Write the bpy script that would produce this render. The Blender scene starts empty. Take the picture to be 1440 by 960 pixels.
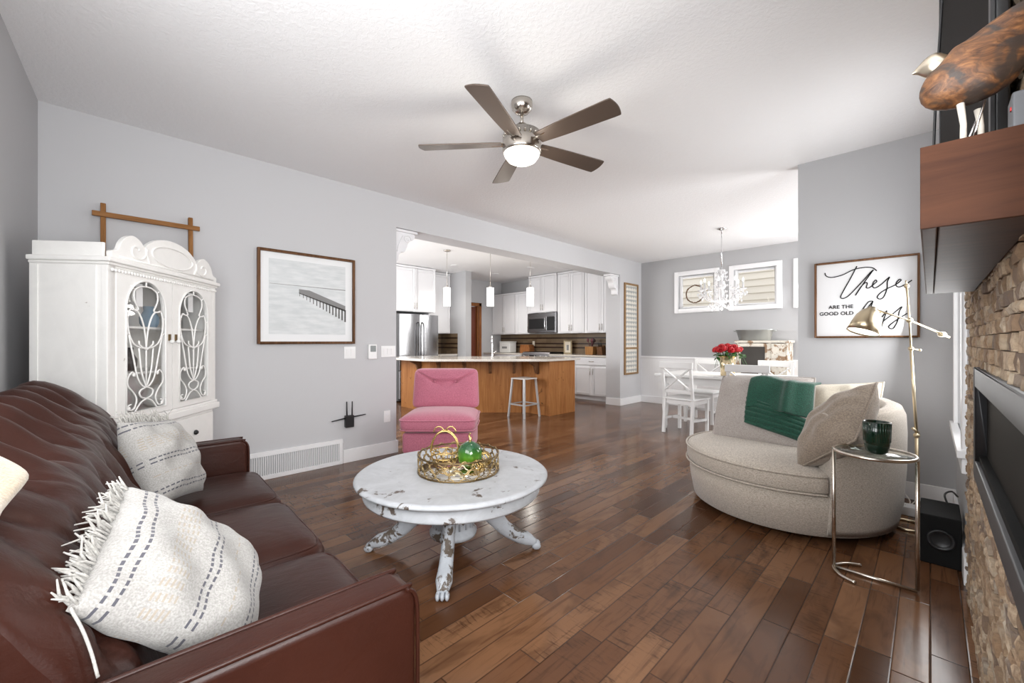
import bpy, bmesh, math, random
from mathutils import Vector, Matrix
random.seed(7)
C = bpy.context.scene.collection
PI = math.pi

# ------------------------------------------------------------------ camera, world, lights, exposure
scene = bpy.context.scene
scene.view_settings.view_transform = 'Standard'
scene.view_settings.look = 'None'
scene.view_settings.gamma = 1.0
scene.view_settings.use_curve_mapping = False
scene.view_settings.exposure = 0.38
EYE = 1.19
FPX = 588.0
cd = bpy.data.cameras.new('camera'); cam = bpy.data.objects.new('camera', cd); C.objects.link(cam)
cam.location = (0, 0, EYE); cam.rotation_euler = (PI/2, 0, PI/4)
cd.sensor_width = 36.0; cd.lens = FPX/1440*36.0; cd.clip_start = 0.02
scene.camera = cam

world = bpy.data.worlds.new('world'); scene.world = world; world.use_nodes = True
bg = world.node_tree.nodes['Background']
bg.inputs[0].default_value = (0.93, 0.97, 1.0, 1); bg.inputs[1].default_value = 1.6

def area(name, loc, direction, sx, sy, power, color=(1, 1, 1)):
    l = bpy.data.lights.new(name, 'AREA'); l.shape = 'RECTANGLE'; l.size = sx; l.size_y = sy
    l.energy = power; l.color = color
    o = bpy.data.objects.new(name, l); C.objects.link(o)
    o.location = loc; o.rotation_euler = Vector(direction).to_track_quat('-Z', 'Z').to_euler()
    return o
DAY = (0.985, 0.985, 0.985)
area('added_fill_near', (-0.95, -0.42, 1.66), (0, 1, 0.02), 1.75, 1.35, 36, DAY)  # added fill from behind the camera, at an invented window
area('added_fill_side', (0.86, 0.2, 1.45), (-1, 0.35, 0.12), 1.1, 1.7, 62, DAY)  # added fill at an unseen opening, brightens the left wall
area('daylight_right_window', (0.22, 3.66, 1.46), (-1, -0.5, 0.1), 0.85, 1.55, 24, DAY)
area('daylight_patio_door', (1.8, 6.1, 1.15), (-1, 0, 0.15), 2.2, 2.0, 110, DAY)
area('daylight_high_window', (-1.11, 7.66, 2.09), (0, -1, -0.75), 0.6, 0.6, 30, DAY)
area('added_fill_kitchen', (-6.2, 1.32, 1.6), (0, 1, 0.1), 2.4, 1.3, 80, DAY)  # added fill for the kitchen, at an invented window out of view

# ------------------------------------------------------------------ helpers
RIGHT = Vector((math.sqrt(.5), math.sqrt(.5), 0)); FWD = Vector((-math.sqrt(.5), math.sqrt(.5), 0)); UP = Vector((0, 0, 1))
def W(px, py, D):
    """point of the place seen at a pixel of the photograph, D metres deep"""
    return Vector((0, 0, EYE)) + D*(FWD + RIGHT*((px-720)/FPX) + UP*((480-py)/FPX))

def catmull(pts, n=6, closed=False):
    P = [Vector(p) for p in pts]; out = []
    N = len(P); segs = N if closed else N-1
    for i in range(segs):
        p1, p2 = P[i], P[(i+1) % N]
        p0 = P[(i-1) % N] if (closed or i > 0) else p1*2-p2
        p3 = P[(i+2) % N] if (closed or i+2 < N) else p2*2-p1
        for k in range(n):
            t = k/n
            out.append(0.5*((2*p1)+(p2-p0)*t+(2*p0-5*p1+4*p2-p3)*t*t+(3*p1-p0-3*p2+p3)*t**3))
    if not closed: out.append(P[-1])
    return out

class MB:
    def __init__(s): s.v = []; s.f = []; s.sm = []
    def add(s, vs, fs, smooth=False, M=None):
        b = len(s.v)
        s.v += [tuple(M @ Vector(v)) if M is not None else tuple(v) for v in vs]
        s.f += [tuple(b+i for i in f) for f in fs]; s.sm += [smooth]*len(fs)
        return s
    def box(s, x0, x1, y0, y1, z0, z1, M=None):
        x0, x1 = min(x0, x1), max(x0, x1); y0, y1 = min(y0, y1), max(y0, y1); z0, z1 = min(z0, z1), max(z0, z1)
        vs = [(x0,y0,z0),(x1,y0,z0),(x1,y1,z0),(x0,y1,z0),(x0,y0,z1),(x1,y0,z1),(x1,y1,z1),(x0,y1,z1)]
        return s.add(vs, [(3,2,1,0),(4,5,6,7),(0,1,5,4),(1,2,6,5),(2,3,7,6),(3,0,4,7)], False, M)
    def bar(s, p0, p1, w, h, up=(0,0,1)):
        p0 = Vector(p0); p1 = Vector(p1); d = (p1-p0).normalized(); u = Vector(up)
        if abs(d.dot(u)) > .99: u = Vector((0,1,0))
        a = d.cross(u).normalized(); b = a.cross(d).normalized()
        vs = []
        for p in (p0, p1):
            for i, j in ((-1,-1),(1,-1),(1,1),(-1,1)): vs.append(p+a*(i*w/2)+b*(j*h/2))
        return s.add(vs, [(0,1,2,3),(7,6,5,4),(4,5,1,0),(5,6,2,1),(6,7,3,2),(7,4,0,3)])
    def tube(s, pts, r, seg=8, closed=False, cap=True):
        P = [Vector(p) for p in pts]; n = len(P)
        rs = r if isinstance(r, (list, tuple)) else [r]*n
        vs = []; a = None
        for i in range(n):
            if closed: t = P[(i+1) % n]-P[(i-1) % n]
            else: t = P[min(i+1, n-1)]-P[max(i-1, 0)]
            if t.length < 1e-9: t = Vector((0,0,1))
            t.normalize()
            if a is None:
                a = t.cross(Vector((0,0,1)))
                if a.length < .05: a = t.cross(Vector((1,0,0)))
            else: a = a-t*a.dot(t)
            if a.length < 1e-6: a = t.cross(Vector((1,0,.3)))
            a.normalize(); b = t.cross(a)
            for k in range(seg):
                q = 2*PI*k/seg; vs.append(P[i]+(a*math.cos(q)+b*math.sin(q))*rs[i])
        fs = []
        for i in range(n if closed else n-1):
            j = (i+1) % n
            for k in range(seg):
                l = (k+1) % seg; fs.append((i*seg+k, i*seg+l, j*seg+l, j*seg+k))
        if cap and not closed:
            fs.append(tuple(range(seg))[::-1]); fs.append(tuple((n-1)*seg+k for k in range(seg)))
        return s.add(vs, fs, True)
    def lathe(s, prof, seg=24, M=None, a0=0, a1=2*PI, sx=1, sy=1, smooth=True):
        full = abs(a1-a0-2*PI) < 1e-6; m = seg if full else seg+1
        vs = []
        for r, z in prof:
            for k in range(m):
                q = a0+(a1-a0)*k/seg; vs.append((r*math.cos(q)*sx, r*math.sin(q)*sy, z))
        fs = []
        for i in range(len(prof)-1):
            for k in range(seg):
                l = (k+1) % m; fs.append((i*m+k, i*m+l, (i+1)*m+l, (i+1)*m+k))
        if full:
            if prof[0][0] > 1e-5: fs.append(tuple(range(m))[::-1])
            if prof[-1][0] > 1e-5: fs.append(tuple((len(prof)-1)*m+k for k in range(m)))
        return s.add(vs, fs, smooth, M)
    def prism(s, poly, a, b, plane='xy', M=None, smooth=False):
        n = len(poly)
        def c(p, h): return {'xy': (p[0],p[1],h), 'xz': (p[0],h,p[1]), 'yz': (h,p[0],p[1])}[plane]
        vs = [c(p, a) for p in poly]+[c(p, b) for p in poly]
        s.add(vs, [tuple(range(n))[::-1], tuple(range(n, 2*n))], False, M)
        s.add(vs, [(i,(i+1)%n,(i+1)%n+n,i+n) for i in range(n)], smooth, M)
        return s
    def grid(s, fn, nu, nv, M=None, wrap_u=False):
        vs = []; mu = nu if wrap_u else nu+1
        for j in range(nv+1):
            for i in range(mu): vs.append(fn(i/nu, j/nv))
        fs = []
        for j in range(nv):
            for i in range(nu):
                k = (i+1) % mu; fs.append((j*mu+i, j*mu+k, (j+1)*mu+k, (j+1)*mu+i))
        return s.add(vs, fs, True, M)
    def sphere(s, c, r, seg=16, sc=(1,1,1)):
        pr = [(max(r*math.sin(PI*i/(seg//2)), 0), -r*math.cos(PI*i/(seg//2))) for i in range(seg//2+1)]
        M = Matrix.Translation(Vector(c)) @ Matrix.Diagonal((*sc, 1))
        return s.lathe(pr, seg, M)
    def build(s, name, mat, parent=None, bevel=0, bseg=2, sub=0, loc=None, rot=None, weld=True, solid=0):
        me = bpy.data.meshes.new(name); me.from_pydata(s.v, [], s.f); me.update()
        for p, q in zip(me.polygons, s.sm): p.use_smooth = q
        bm = bmesh.new(); bm.from_mesh(me)
        if weld: bmesh.ops.remove_doubles(bm, verts=bm.verts, dist=1e-5)
        bmesh.ops.recalc_face_normals(bm, faces=bm.faces)
        bm.to_mesh(me); bm.free()
        o = bpy.data.objects.new(name, me); C.objects.link(o)
        me.materials.append(mat)
        if parent is not None: o.parent = parent
        if loc is not None: o.location = loc
        if rot is not None: o.rotation_euler = rot
        if solid:
            m = o.modifiers.new('solid', 'SOLIDIFY'); m.thickness = solid; m.offset = 0
        if bevel:
            m = o.modifiers.new('bevel', 'BEVEL'); m.width = bevel; m.segments = bseg; m.limit_method = 'ANGLE'; m.angle_limit = 0.6
            for p in me.polygons: p.use_smooth = True
            w = o.modifiers.new('wn', 'WEIGHTED_NORMAL')
        if sub:
            m = o.modifiers.new('sub', 'SUBSURF'); m.levels = sub; m.render_levels = sub
            for p in me.polygons: p.use_smooth = True
        return o

def tag(o, label, cat, group=None):
    o['label'] = label; o['category'] = cat
    if group: o['group'] = group
    return o
def thing(name, label, cat, loc=(0,0,0), rz=0, group=None):
    o = bpy.data.objects.new(name, None); C.objects.link(o); o.empty_display_size = .1
    o.location = loc; o.rotation_euler = (0, 0, rz)
    return tag(o, label, cat, group)
def struct(o):
    o['kind'] = 'structure'; return o
KIDS = {}
def kids(o): return [c for c in bpy.data.objects if c.parent == o]
def copy_tree(o, parent=None):
    c = o.copy(); C.objects.link(c)
    if parent is not None: c.parent = parent
    for k in kids(o): copy_tree(k, c)
    return c
def dup(o, loc, rz=0, label=None, group=None):
    c = copy_tree(o); c.location = loc; c.rotation_euler = (0, 0, rz)
    if label: c['label'] = label
    if group: c['group'] = group
    return c

# ------------------------------------------------------------------ materials
class NT:
    def __init__(s, name):
        s.m = bpy.data.materials.new(name); s.m.use_nodes = True
        s.t = s.m.node_tree; s.n = s.t.nodes; s.l = s.t.links; s.b = s.n['Principled BSDF']
        s._tc = None
    def put(s, sock, v):
        if isinstance(v, bpy.types.NodeSocket): s.l.new(v, sock)
        elif isinstance(v, (tuple, list)) and len(v) == 3 and sock.type == 'RGBA': sock.default_value = (*v, 1)
        else: sock.default_value = v
    def set(s, **k):
        names = {'color':'Base Color','rough':'Roughness','metal':'Metallic','normal':'Normal','emit':'Emission Color','estr':'Emission Strength','coat':'Coat Weight','coatr':'Coat Roughness','sheen':'Sheen Weight','trans':'Transmission Weight','ior':'IOR','alpha':'Alpha','spec':'Specular IOR Level','aniso':'Anisotropic'}
        for a, v in k.items(): s.put(s.b.inputs[names[a]], v)
        return s
    def co(s, which='Object'):
        if not s._tc: s._tc = s.n.new('ShaderNodeTexCoord')
        return s._tc.outputs[which]
    def math(s, op, a, b=None, c=None):
        n = s.n.new('ShaderNodeMath'); n.operation = op; s.put(n.inputs[0], a)
        if b is not None: s.put(n.inputs[1], b)
        if c is not None: s.put(n.inputs[2], c)
        return n.outputs[0]
    def xyz(s, v):
        n = s.n.new('ShaderNodeSeparateXYZ'); s.l.new(v, n.inputs[0]); return n.outputs
    def comb(s, x, y, z=0.0):
        n = s.n.new('ShaderNodeCombineXYZ'); s.put(n.inputs[0], x); s.put(n.inputs[1], y); s.put(n.inputs[2], z); return n.outputs[0]
    def map(s, v, scale=(1,1,1), rot=(0,0,0), loc=(0,0,0)):
        n = s.n.new('ShaderNodeMapping'); s.l.new(v, n.inputs[0]); n.inputs['Scale'].default_value = scale; n.inputs['Rotation'].default_value = rot; n.inputs['Location'].default_value = loc
        return n.outputs[0]
    def noise(s, v, scale=5, detail=3, rough=.5, dist=0):
        n = s.n.new('ShaderNodeTexNoise'); s.l.new(v, n.inputs['Vector']); n.inputs['Scale'].default_value = scale
        n.inputs['Detail'].default_value = detail; n.inputs['Roughness'].default_value = rough; n.inputs['Distortion'].default_value = dist
        return n.outputs[0]
    def white(s, v):
        n = s.n.new('ShaderNodeTexWhiteNoise'); n.noise_dimensions = '3D'; s.l.new(v, n.inputs['Vector']); return n.outputs['Value']
    def ramp(s, f, stops, interp='LINEAR'):
        n = s.n.new('ShaderNodeValToRGB'); s.l.new(f, n.inputs[0]); e = n.color_ramp.elements; n.color_ramp.interpolation = interp
        while len(e) < len(stops): e.new(.5)
        for q, (p, c) in zip(e, stops):
            q.position = p; q.color = (*c, 1) if isinstance(c, tuple) else (c, c, c, 1)
        return n.outputs[0]
    def mix(s, f, a, b, mode='MIX'):
        n = s.n.new('ShaderNodeMix'); n.data_type = 'RGBA'; n.blend_type = mode
        s.put(n.inputs[0], f); s.put(n.inputs[6], a); s.put(n.inputs[7], b); return n.outputs[2]
    def bump(s, h, strength=.3, dist=.01, normal=None):
        n = s.n.new('ShaderNodeBump'); s.l.new(h, n.inputs['Height']); n.inputs['Strength'].default_value = strength; n.inputs['Distance'].default_value = dist
        if normal is not None: s.l.new(normal, n.inputs['Normal'])
        return n.outputs[0]

def plain(name, color, rough=.5, metal=0, bump=0, bscale=60, **k):
    t = NT(name); t.set(color=color, rough=rough, metal=metal, **k)
    if bump: t.set(normal=t.bump(t.noise(t.co(), bscale, 4), bump, .01))
    return t.m

def wood(name, c1, c2, axis=0, rough=.4, scale=1.0, knots=False, bump=.05):
    t = NT(name); sc = [14*scale]*3; sc[axis] = 1.2*scale
    v = t.map(t.co(), tuple(sc)); n = t.noise(v, 2.2, 6, .6, 1.2)
    col = t.ramp(n, [(.3, c1), (.72, c2)])
    if knots:
        k = t.noise(t.co(), 7, 2, .5, 1.5); kr = t.ramp(k, [(.68, 0.0), (.76, 1.0)])
        col = t.mix(kr, col, tuple(x*.35 for x in c1))
    t.set(color=col, rough=rough, spec=.14, normal=t.bump(n, bump, .01)); return t.m

def chippy(name, paint, under, amount=.62, rough=.55, scale=9.0, mot=.84):
    t = NT(name); n1 = t.noise(t.co(), scale, 6, .65, .4); n2 = t.noise(t.co(), 2.5, 3)
    f = t.math('ADD', t.math('MULTIPLY', n1, .75), t.math('MULTIPLY', n2, .25))
    k = t.ramp(f, [(amount, 0.0), (amount+.025, 1.0)])
    n4 = t.noise(t.co(), 7, 5, .7, 1.0); tone = t.mix(t.ramp(n4, [(.38, 0.0), (.62, 1.0)]), paint, tuple(x*mot for x in paint))
    t.set(color=t.mix(k, tone, under), rough=rough, normal=t.bump(t.math('SUBTRACT', 1.0, k), .35, .003)); return t.m

def fabric(name, color, color2=None, scale=220, rough=.9, bump=.25, sheen=.2, stretch=(1,1,1)):
    t = NT(name); v = t.map(t.co(), stretch); n = t.noise(v, scale, 3, .6); n2 = t.noise(t.co(), 5, 3)
    c2 = color2 or tuple(x*.72 for x in color)
    col = t.mix(t.ramp(n, [(.35, 0.0), (.65, 1.0)]), c2, color)
    col = t.mix(t.math('MULTIPLY', n2, .22), col, tuple(x*.7 for x in color))
    t.set(color=col, rough=rough, sheen=sheen, normal=t.bump(n, bump, .004)); return t.m

def glass(name, tint=(1,1,1), refl=.12, rough=.02):
    t = NT(name); n = t.n; out = n['Material Output']; n.remove(t.b)
    tr = n.new('ShaderNodeBsdfTransparent'); tr.inputs[0].default_value = (*tint, 1)
    gl = n.new('ShaderNodeBsdfGlossy'); gl.inputs['Roughness'].default_value = rough
    fr = n.new('ShaderNodeLayerWeight'); fr.inputs[0].default_value = .5
    mx = n.new('ShaderNodeMixShader'); t.l.new(t.math('ADD', t.math('MULTIPLY', t.math('POWER', fr.outputs['Facing'], 4.0), .5), refl*.3), mx.inputs[0])
    t.l.new(tr.outputs[0], mx.inputs[1]); t.l.new(gl.outputs[0], mx.inputs[2]); t.l.new(mx.outputs[0], out.inputs[0]); return t.m

def emit(name, color, strength):
    t = NT(name); t.set(color=color, emit=color, estr=strength, rough=.5); return t.m

M = {}
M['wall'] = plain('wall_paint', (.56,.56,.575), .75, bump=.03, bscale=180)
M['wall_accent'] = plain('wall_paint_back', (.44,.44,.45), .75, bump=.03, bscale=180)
t = NT('ceiling_texture'); n = t.noise(t.co(), 38, 4, .6, .6)
t.set(color=(.86,.86,.87), rough=.9, normal=t.bump(t.ramp(n, [(.42,0.0),(.6,1.0)]), .22, .006)); M['ceiling'] = t.m
M['trim'] = plain('white_trim', (.86,.86,.87), .35)
M['white'] = plain('white_cabinet_paint', (.82,.82,.84), .35)
M['plastic'] = plain('white_plastic', (.86,.86,.86), .3)
M['black'] = plain('black_plastic', (.012,.012,.013), .4)
M['black_matte'] = plain('black_matte', (.007,.007,.007), .7, spec=.15)
M['steel'] = plain('stainless', (.62,.62,.63), .22, 1, aniso=.5)
M['fridge_steel'] = plain('fridge_stainless', (.40,.40,.41), .2, 1, aniso=.5)
M['nickel'] = plain('brushed_nickel', (.58,.54,.49), .22, 1)
M['chrome'] = plain('chrome', (.75,.75,.76), .1, 1)
M['brass'] = plain('antique_brass', (.62,.52,.36), .28, 1)
M['gold'] = plain('gold_metal', (.62,.44,.18), .25, 1)
M['darkgold'] = plain('dark_gold', (.2,.14,.07), .35, 1)
M['glass'] = glass('clear_glass')
M['mirror'] = plain('mirror', (.8,.78,.72), .06, 1)
M['frame_wood'] = wood('frame_walnut', (.09,.042,.02), (.2,.1,.05), 2, .45)
M['ladder_wood'] = wood('ladder_oak', (.2,.085,.025), (.36,.17,.06), 2, .45)
M['mantel_wood'] = wood('mantel_wood', (.036,.0125,.006), (.075,.028,.013), 0, .5, .9)
M['alder'] = wood('island_alder', (.25,.095,.03), (.42,.19,.066), 2, .38, .7, knots=True)
M['door_wood'] = wood('door_wood', (.2,.07,.025), (.36,.15,.055), 2, .35)
M['bowl_wood'] = wood('kitchen_wood', (.22,.1,.03), (.45,.22,.08), 2, .4)
M['chippy_cab'] = chippy('aged_white_paint', (.90,.89,.865), (.3,.24,.18), .665, .45, 14, .965)
M['chippy_tab'] = chippy('distressed_table_paint', (.50,.515,.54), (.10,.075,.06), .585, .5, 8)
M['chippy_leg'] = chippy('distressed_leg_paint', (.50,.53,.57), (.1,.075,.055), .55, .5, 13)
M['chippy_side'] = chippy('distressed_sideboard', (.72,.68,.6), (.3,.19,.11), .53, .6, 9)
M['chair_white'] = plain('white_chair_paint', (.74,.74,.735), .4)
M['pink'] = fabric('pink_velvet', (.62,.2,.28), (.46,.13,.2), 120, .75, .15, .4)
M['boucle'] = fabric('oatmeal_weave', (.61,.54,.46), (.29,.245,.20), 120, .95, .5, .3, (1,1,3.6))
M['grey_fab'] = fabric('grey_chenille', (.46,.42,.39), (.33,.29,.265), 120, .9, .3, .3)
M['brown_fab'] = fabric('taupe_chenille', (.33,.265,.205), (.18,.14,.105), 130, .9, .3, .3)
M['cream_fab'] = fabric('cream_fabric', (.78,.72,.6), (.62,.55,.45), 150, .9, .3, .3)
M['fleece'] = fabric('beige_fleece', (.50,.39,.25), (.36,.27,.165), 180, .95, .6, .5)
M['green_knit'] = fabric('emerald_knit', (.007,.085,.05), (.002,.03,.018), 150, .9, .7, .35)
M['fringe'] = fabric('cotton_fringe', (.5,.485,.455), (.36,.345,.32), 200, .95, .3, .2)
M['brick_black'] = plain('fire_glass_dark', (.012,.011,.010), .5, spec=.08)
M['gunmetal'] = plain('fireplace_frame', (.1,.1,.105), .45, .6)
M['galv'] = plain('galvanised_steel', (.36,.37,.36), .45, .85, bump=.1, bscale=15)
M['counter'] = None
t = NT('granite'); n = t.noise(t.co(), 130, 5, .7); t.set(color=t.ramp(n, [(.3,(.3,.26,.22)),(.5,(.62,.58,.52)),(.7,(.76,.73,.68))]), rough=.12); M['granite'] = t.m
# oak-brown plank floor: random-length boards running along Y
t = NT('hardwood_floor'); p = t.xyz(t.co()); wpl = .102
row = t.math('FLOOR', t.math('DIVIDE', p[0], wpl))
rr = t.white(t.comb(row, 3.7, 1.1)); ln = t.math('ADD', .42, t.math('MULTIPLY', rr, .55))
off = t.math('MULTIPLY', t.white(t.comb(row, 9.2, 4.4)), 5.0)
yy = t.math('DIVIDE', t.math('ADD', p[1], off), ln); colr = t.math('FLOOR', yy)
rnd = t.white(t.comb(row, colr, 2.5)); rnd2 = t.white(t.comb(colr, row, 8.5))
fx = t.math('FRACT', t.math('DIVIDE', p[0], wpl)); fy = t.math('FRACT', yy)
ex = t.math('MULTIPLY', t.math('MINIMUM', fx, t.math('SUBTRACT', 1.0, fx)), wpl)
ey = t.math('MULTIPLY', t.math('MINIMUM', fy, t.math('SUBTRACT', 1.0, fy)), ln)
ed = t.math('MINIMUM', ex, ey); gap = t.ramp(ed, [(.0009,1.0),(.0026,0.0)])
gv = t.comb(t.math('MULTIPLY', p[0], 40.0), t.math('ADD', t.math('MULTIPLY', p[1], 2.6), t.math('MULTIPLY', rnd, 40.0)), t.math('MULTIPLY', rnd2, 30.0))
g = t.noise(gv, 1.0, 5, .6, .8)
bl = t.noise(t.comb(t.math('MULTIPLY', p[0], 6.0), t.math('ADD', t.math('MULTIPLY', p[1], 3.0), t.math('MULTIPLY', rnd, 17.0)), rnd2), 1.0, 3, .6, 1.0)
fig = t.noise(t.comb(t.math('MULTIPLY', p[0], 5.0), t.math('ADD', t.math('MULTIPLY', p[1], 34.0), t.math('MULTIPLY', rnd, 31.0)), rnd2), 1.2, 4, .65, 2.0)
base = t.ramp(rnd, [(0.0,(.070,.029,.013)),(.3,(.115,.050,.023)),(.7,(.155,.072,.034)),(1.0,(.21,.105,.052))])
dark = t.mix(t.ramp(g, [(.30,.55),(.47,0.0)]), base, (.05,.02,.01))
dark = t.mix(t.ramp(bl, [(.33,.5),(.5,0.0)]), dark, (.055,.023,.011))
fleck = t.math('MULTIPLY', t.ramp(fig, [(.36,1.0),(.47,0.0)]), t.math('GREATER_THAN', rnd2, .58))
fleck = t.math('MULTIPLY', fleck, t.ramp(bl, [(.42,1.0),(.6,.1)]))
dark = t.mix(t.math('MULTIPLY', fleck, .7), dark, (.035,.016,.009))
col = t.mix(t.math('MULTIPLY', gap, .85), dark, (.018,.008,.005))
t.set(color=col, rough=t.math('ADD', .125, t.math('MULTIPLY', g, .10)), spec=.30, normal=t.bump(t.math('SUBTRACT', t.math('ADD', t.math('MULTIPLY', g, .2), t.math('MULTIPLY', bl, .35)), t.math('MULTIPLY', gap, .8)), .3, .0025)); M['floor'] = t.m
# split-face stone veneer
t = NT('ledge_stone'); geo = t.n.new('ShaderNodeNewGeometry'); ri = geo.outputs['Random Per Island']
base = t.ramp(ri, [(0.0,(.2,.13,.08)),(.25,(.42,.3,.19)),(.5,(.52,.4,.28)),(.72,(.34,.22,.13)),(.86,(.16,.12,.1)),(1.0,(.58,.48,.36))])
n = t.noise(t.co(), 60, 6, .7); n2 = t.noise(t.co(), 14, 4)
col = t.mix(t.ramp(n, [(.35,.75),(.6,0.0)]), base, (.2,.13,.08))
col = t.mix(t.ramp(n2, [(.55,0.0),(.7,.5)]), col, (.6,.53,.42))
t.set(color=col, rough=.85, normal=t.bump(n, .8, .008)); M['stone'] = t.m
M['mortar'] = plain('stone_backing', (.2,.15,.11), .9)
# leather
t = NT('brown_leather'); n = t.noise(t.co(), 160, 4); n2 = t.noise(t.map(t.co(), (5,1.6,3)), 5, 5, .6, .8); n3 = t.noise(t.co(), 2.2, 3)
col = t.mix(t.ramp(n3, [(.35,0.0),(.7,1.0)]), (.027,.0072,.0042), (.040,.0112,.0065))
t.set(color=col, rough=t.math('ADD', .26, t.math('MULTIPLY', n2, .18)), spec=.28, normal=t.bump(t.math('ADD', t.math('MULTIPLY', n, .2), n2), .16, .012)); M['leather'] = t.m
# striped linen pillow (stripes across local x)
def striped(name):
    t = NT(name); p = t.xyz(t.co()); x = t.math('ADD', p[0], t.math('MULTIPLY', t.noise(t.co(), 6, 2), .012))
    weave = t.noise(t.map(t.co(), (1,1,1)), 260, 3)
    col = t.mix(t.ramp(weave, [(.35,0.0),(.65,1.0)]), (.28,.27,.255), (.39,.378,.36))
    dash = t.math('GREATER_THAN', t.math('SINE', t.math('MULTIPLY', p[1], 420.0)), -.55)
    for c in (-.155, -.135, .005, .022, .13, .147):
        k = t.math('LESS_THAN', t.math('ABSOLUTE', t.math('SUBTRACT', x, c)), .0028)
        col = t.mix(t.math('MULTIPLY', t.math('MULTIPLY', k, dash), .9), col, (.05,.05,.07))
    for c in (-.085, -.075, -.065, -.055, -.045, .075, .185, .193, .2):
        k = t.math('LESS_THAN', t.math('ABSOLUTE', t.math('SUBTRACT', x, c)), .002)
        d2 = t.math('GREATER_THAN', t.math('SINE', t.math('MULTIPLY', p[1], 300.0)), -.2)
        col = t.mix(t.math('MULTIPLY', t.math('MULTIPLY', k, d2), .75), col, (.3,.25,.19))
    t.set(color=col, rough=.95, sheen=.2, normal=t.bump(weave, .3, .004)); return t.m
M['linen'] = striped('striped_linen')
# kitchen backsplash: brown tile with darker bands
t = NT('backsplash_tile'); p = t.xyz(t.co()); z = p[2]
tile = t.white(t.comb(t.math('FLOOR', t.math('MULTIPLY', p[0], 6.6)), t.math('FLOOR', t.math('MULTIPLY', p[1], 6.6)), t.math('FLOOR', t.math('MULTIPLY', z, 13.3))))
col = t.mix(tile, (.135,.092,.052), (.185,.13,.078))
for zc in (1.03+.02, 1.14, 1.27):
    k = t.math('LESS_THAN', t.math('ABSOLUTE', t.math('SUBTRACT', z, zc)), .016); col = t.mix(k, col, (.03,.013,.008))
t.set(color=col, rough=.3); M['tile'] = t.m
# siding of the house next door
M['siding'] = plain('cream_siding', (.62,.56,.48), .7)
# pier print
t = NT('pier_print_paper'); p = t.xyz(t.co()); n = t.noise(t.map(t.co(), (1,3,14)), 2, 4)
t.set(color=t.mix(t.ramp(n, [(.35,0.0),(.65,1.0)]), (.62,.65,.66), (.74,.76,.77)), rough=.6); M['print'] = t.m
M['mat_board'] = plain('mat_board', (.84,.85,.86), .6)
M['ink'] = plain('ink_grey', (.07,.065,.062), .6); M['ink2'] = plain('ink_light', (.24,.24,.24), .6)
M['sign_white'] = plain('sign_board', (.66,.66,.67), .7, spec=.2)
M['green_glass'] = plain('green_glass_cup', (.003,.03,.015), .15, coat=.4)
M['dark_green'] = plain('green_glaze', (.002,.016,.009), .15, coat=.5)
t = NT('green_art_glass'); p = t.xyz(t.co()); n = t.noise(t.co(), 28, 3); t.set(color=t.mix(t.ramp(n, [(.35,0.0),(.65,.5)]), t.ramp(t.math('MULTIPLY', p[2], 7.5), [(.1,(.14,.20,.012)),(.45,(.10,.30,.015)),(.8,(.02,.11,.05))]), (.03,.10,.02)), rough=.1, trans=.25, coat=.5); M['apple_glass'] = t.m
M['rose'] = plain('rose_red', (.5,.004,.012), .55); M['leaf'] = plain('rose_leaf', (.03,.12,.02), .5)
M['vase'] = plain('gold_glass_vase', (.75,.62,.4), .1, .6)
M['crystal'] = plain('crystal', (.92,.92,.93), .05, 0, trans=.3)
M['bulb'] = emit('frosted_bulb', (1,.96,.88), 2.6); M['pend'] = emit('pendant_glass', (1,.97,.93), 2.2)
M['can'] = emit('recessed_lamp', (1,.97,.92), 6)
M['tissue'] = plain('paper_white', (.85,.85,.85), .8)
M['teal'] = plain('teal_ceramic', (.05,.22,.22), .2); M['blueware'] = plain('blue_china', (.25,.38,.5), .2); M['china'] = plain('white_china', (.82,.82,.8), .2); M['rosech'] = plain('dusky_pink_china', (.5,.3,.27), .3); M['darkware'] = plain('dark_pottery', (.06,.05,.05), .3)

# ------------------------------------------------------------------ structure
XL, YB, H = -4.06, 7.69, 2.74
struct(MB().box(-8.3, 2.2, -.9, 7.9, -.1, 0).build('floor', M['floor']))
struct(MB().box(-8.3, 2.2, -1.2, 7.9, H, H+.12).build('ceiling', M['ceiling']))
w = MB(); w.box(XL-.3, XL, -.8, 2.30, 0, H); w.box(XL-.3, XL, 2.30, 6.89, 2.42, H); w.box(XL-.3, XL, 6.89, YB, 0, H)
struct(w.build('wall_left', M['wall']))
# near wall behind the sofa, with an unseen window added to let light in
ang = math.atan2(-.061, .998); Mn = Matrix.Translation((XL, -.255, 0)) @ Matrix.Rotation(ang, 4, 'Z')
w = MB(); Ln = 5.1
w.box(-.05, 2.2, -.14, 0, 0, H, Mn); w.box(4.0, Ln, -.14, 0, 0, H, Mn); w.box(2.2, 4.0, -.14, 0, 0, 1.0, Mn); w.box(2.2, 4.0, -.14, 0, 2.42, H, Mn)
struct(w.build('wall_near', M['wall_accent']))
w = MB()
for a in ((2.13,2.2,.93,2.49),(4.0,4.07,.93,2.49)): w.box(a[0],a[1],0,.02,a[2],a[3],Mn)
w.box(2.13,4.07,0,.02,2.42,2.49,Mn); w.box(2.13,4.07,0,.035,.93,1.0,Mn); w.box(3.08,3.12,-.1,-.06,1.0,2.42,Mn)
wn = struct(w.build('window_1', M['trim'])); MB().box(2.2,4.0,-.085,-.08,1.0,2.42,Mn).build('pane', M['glass'], wn)
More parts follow.
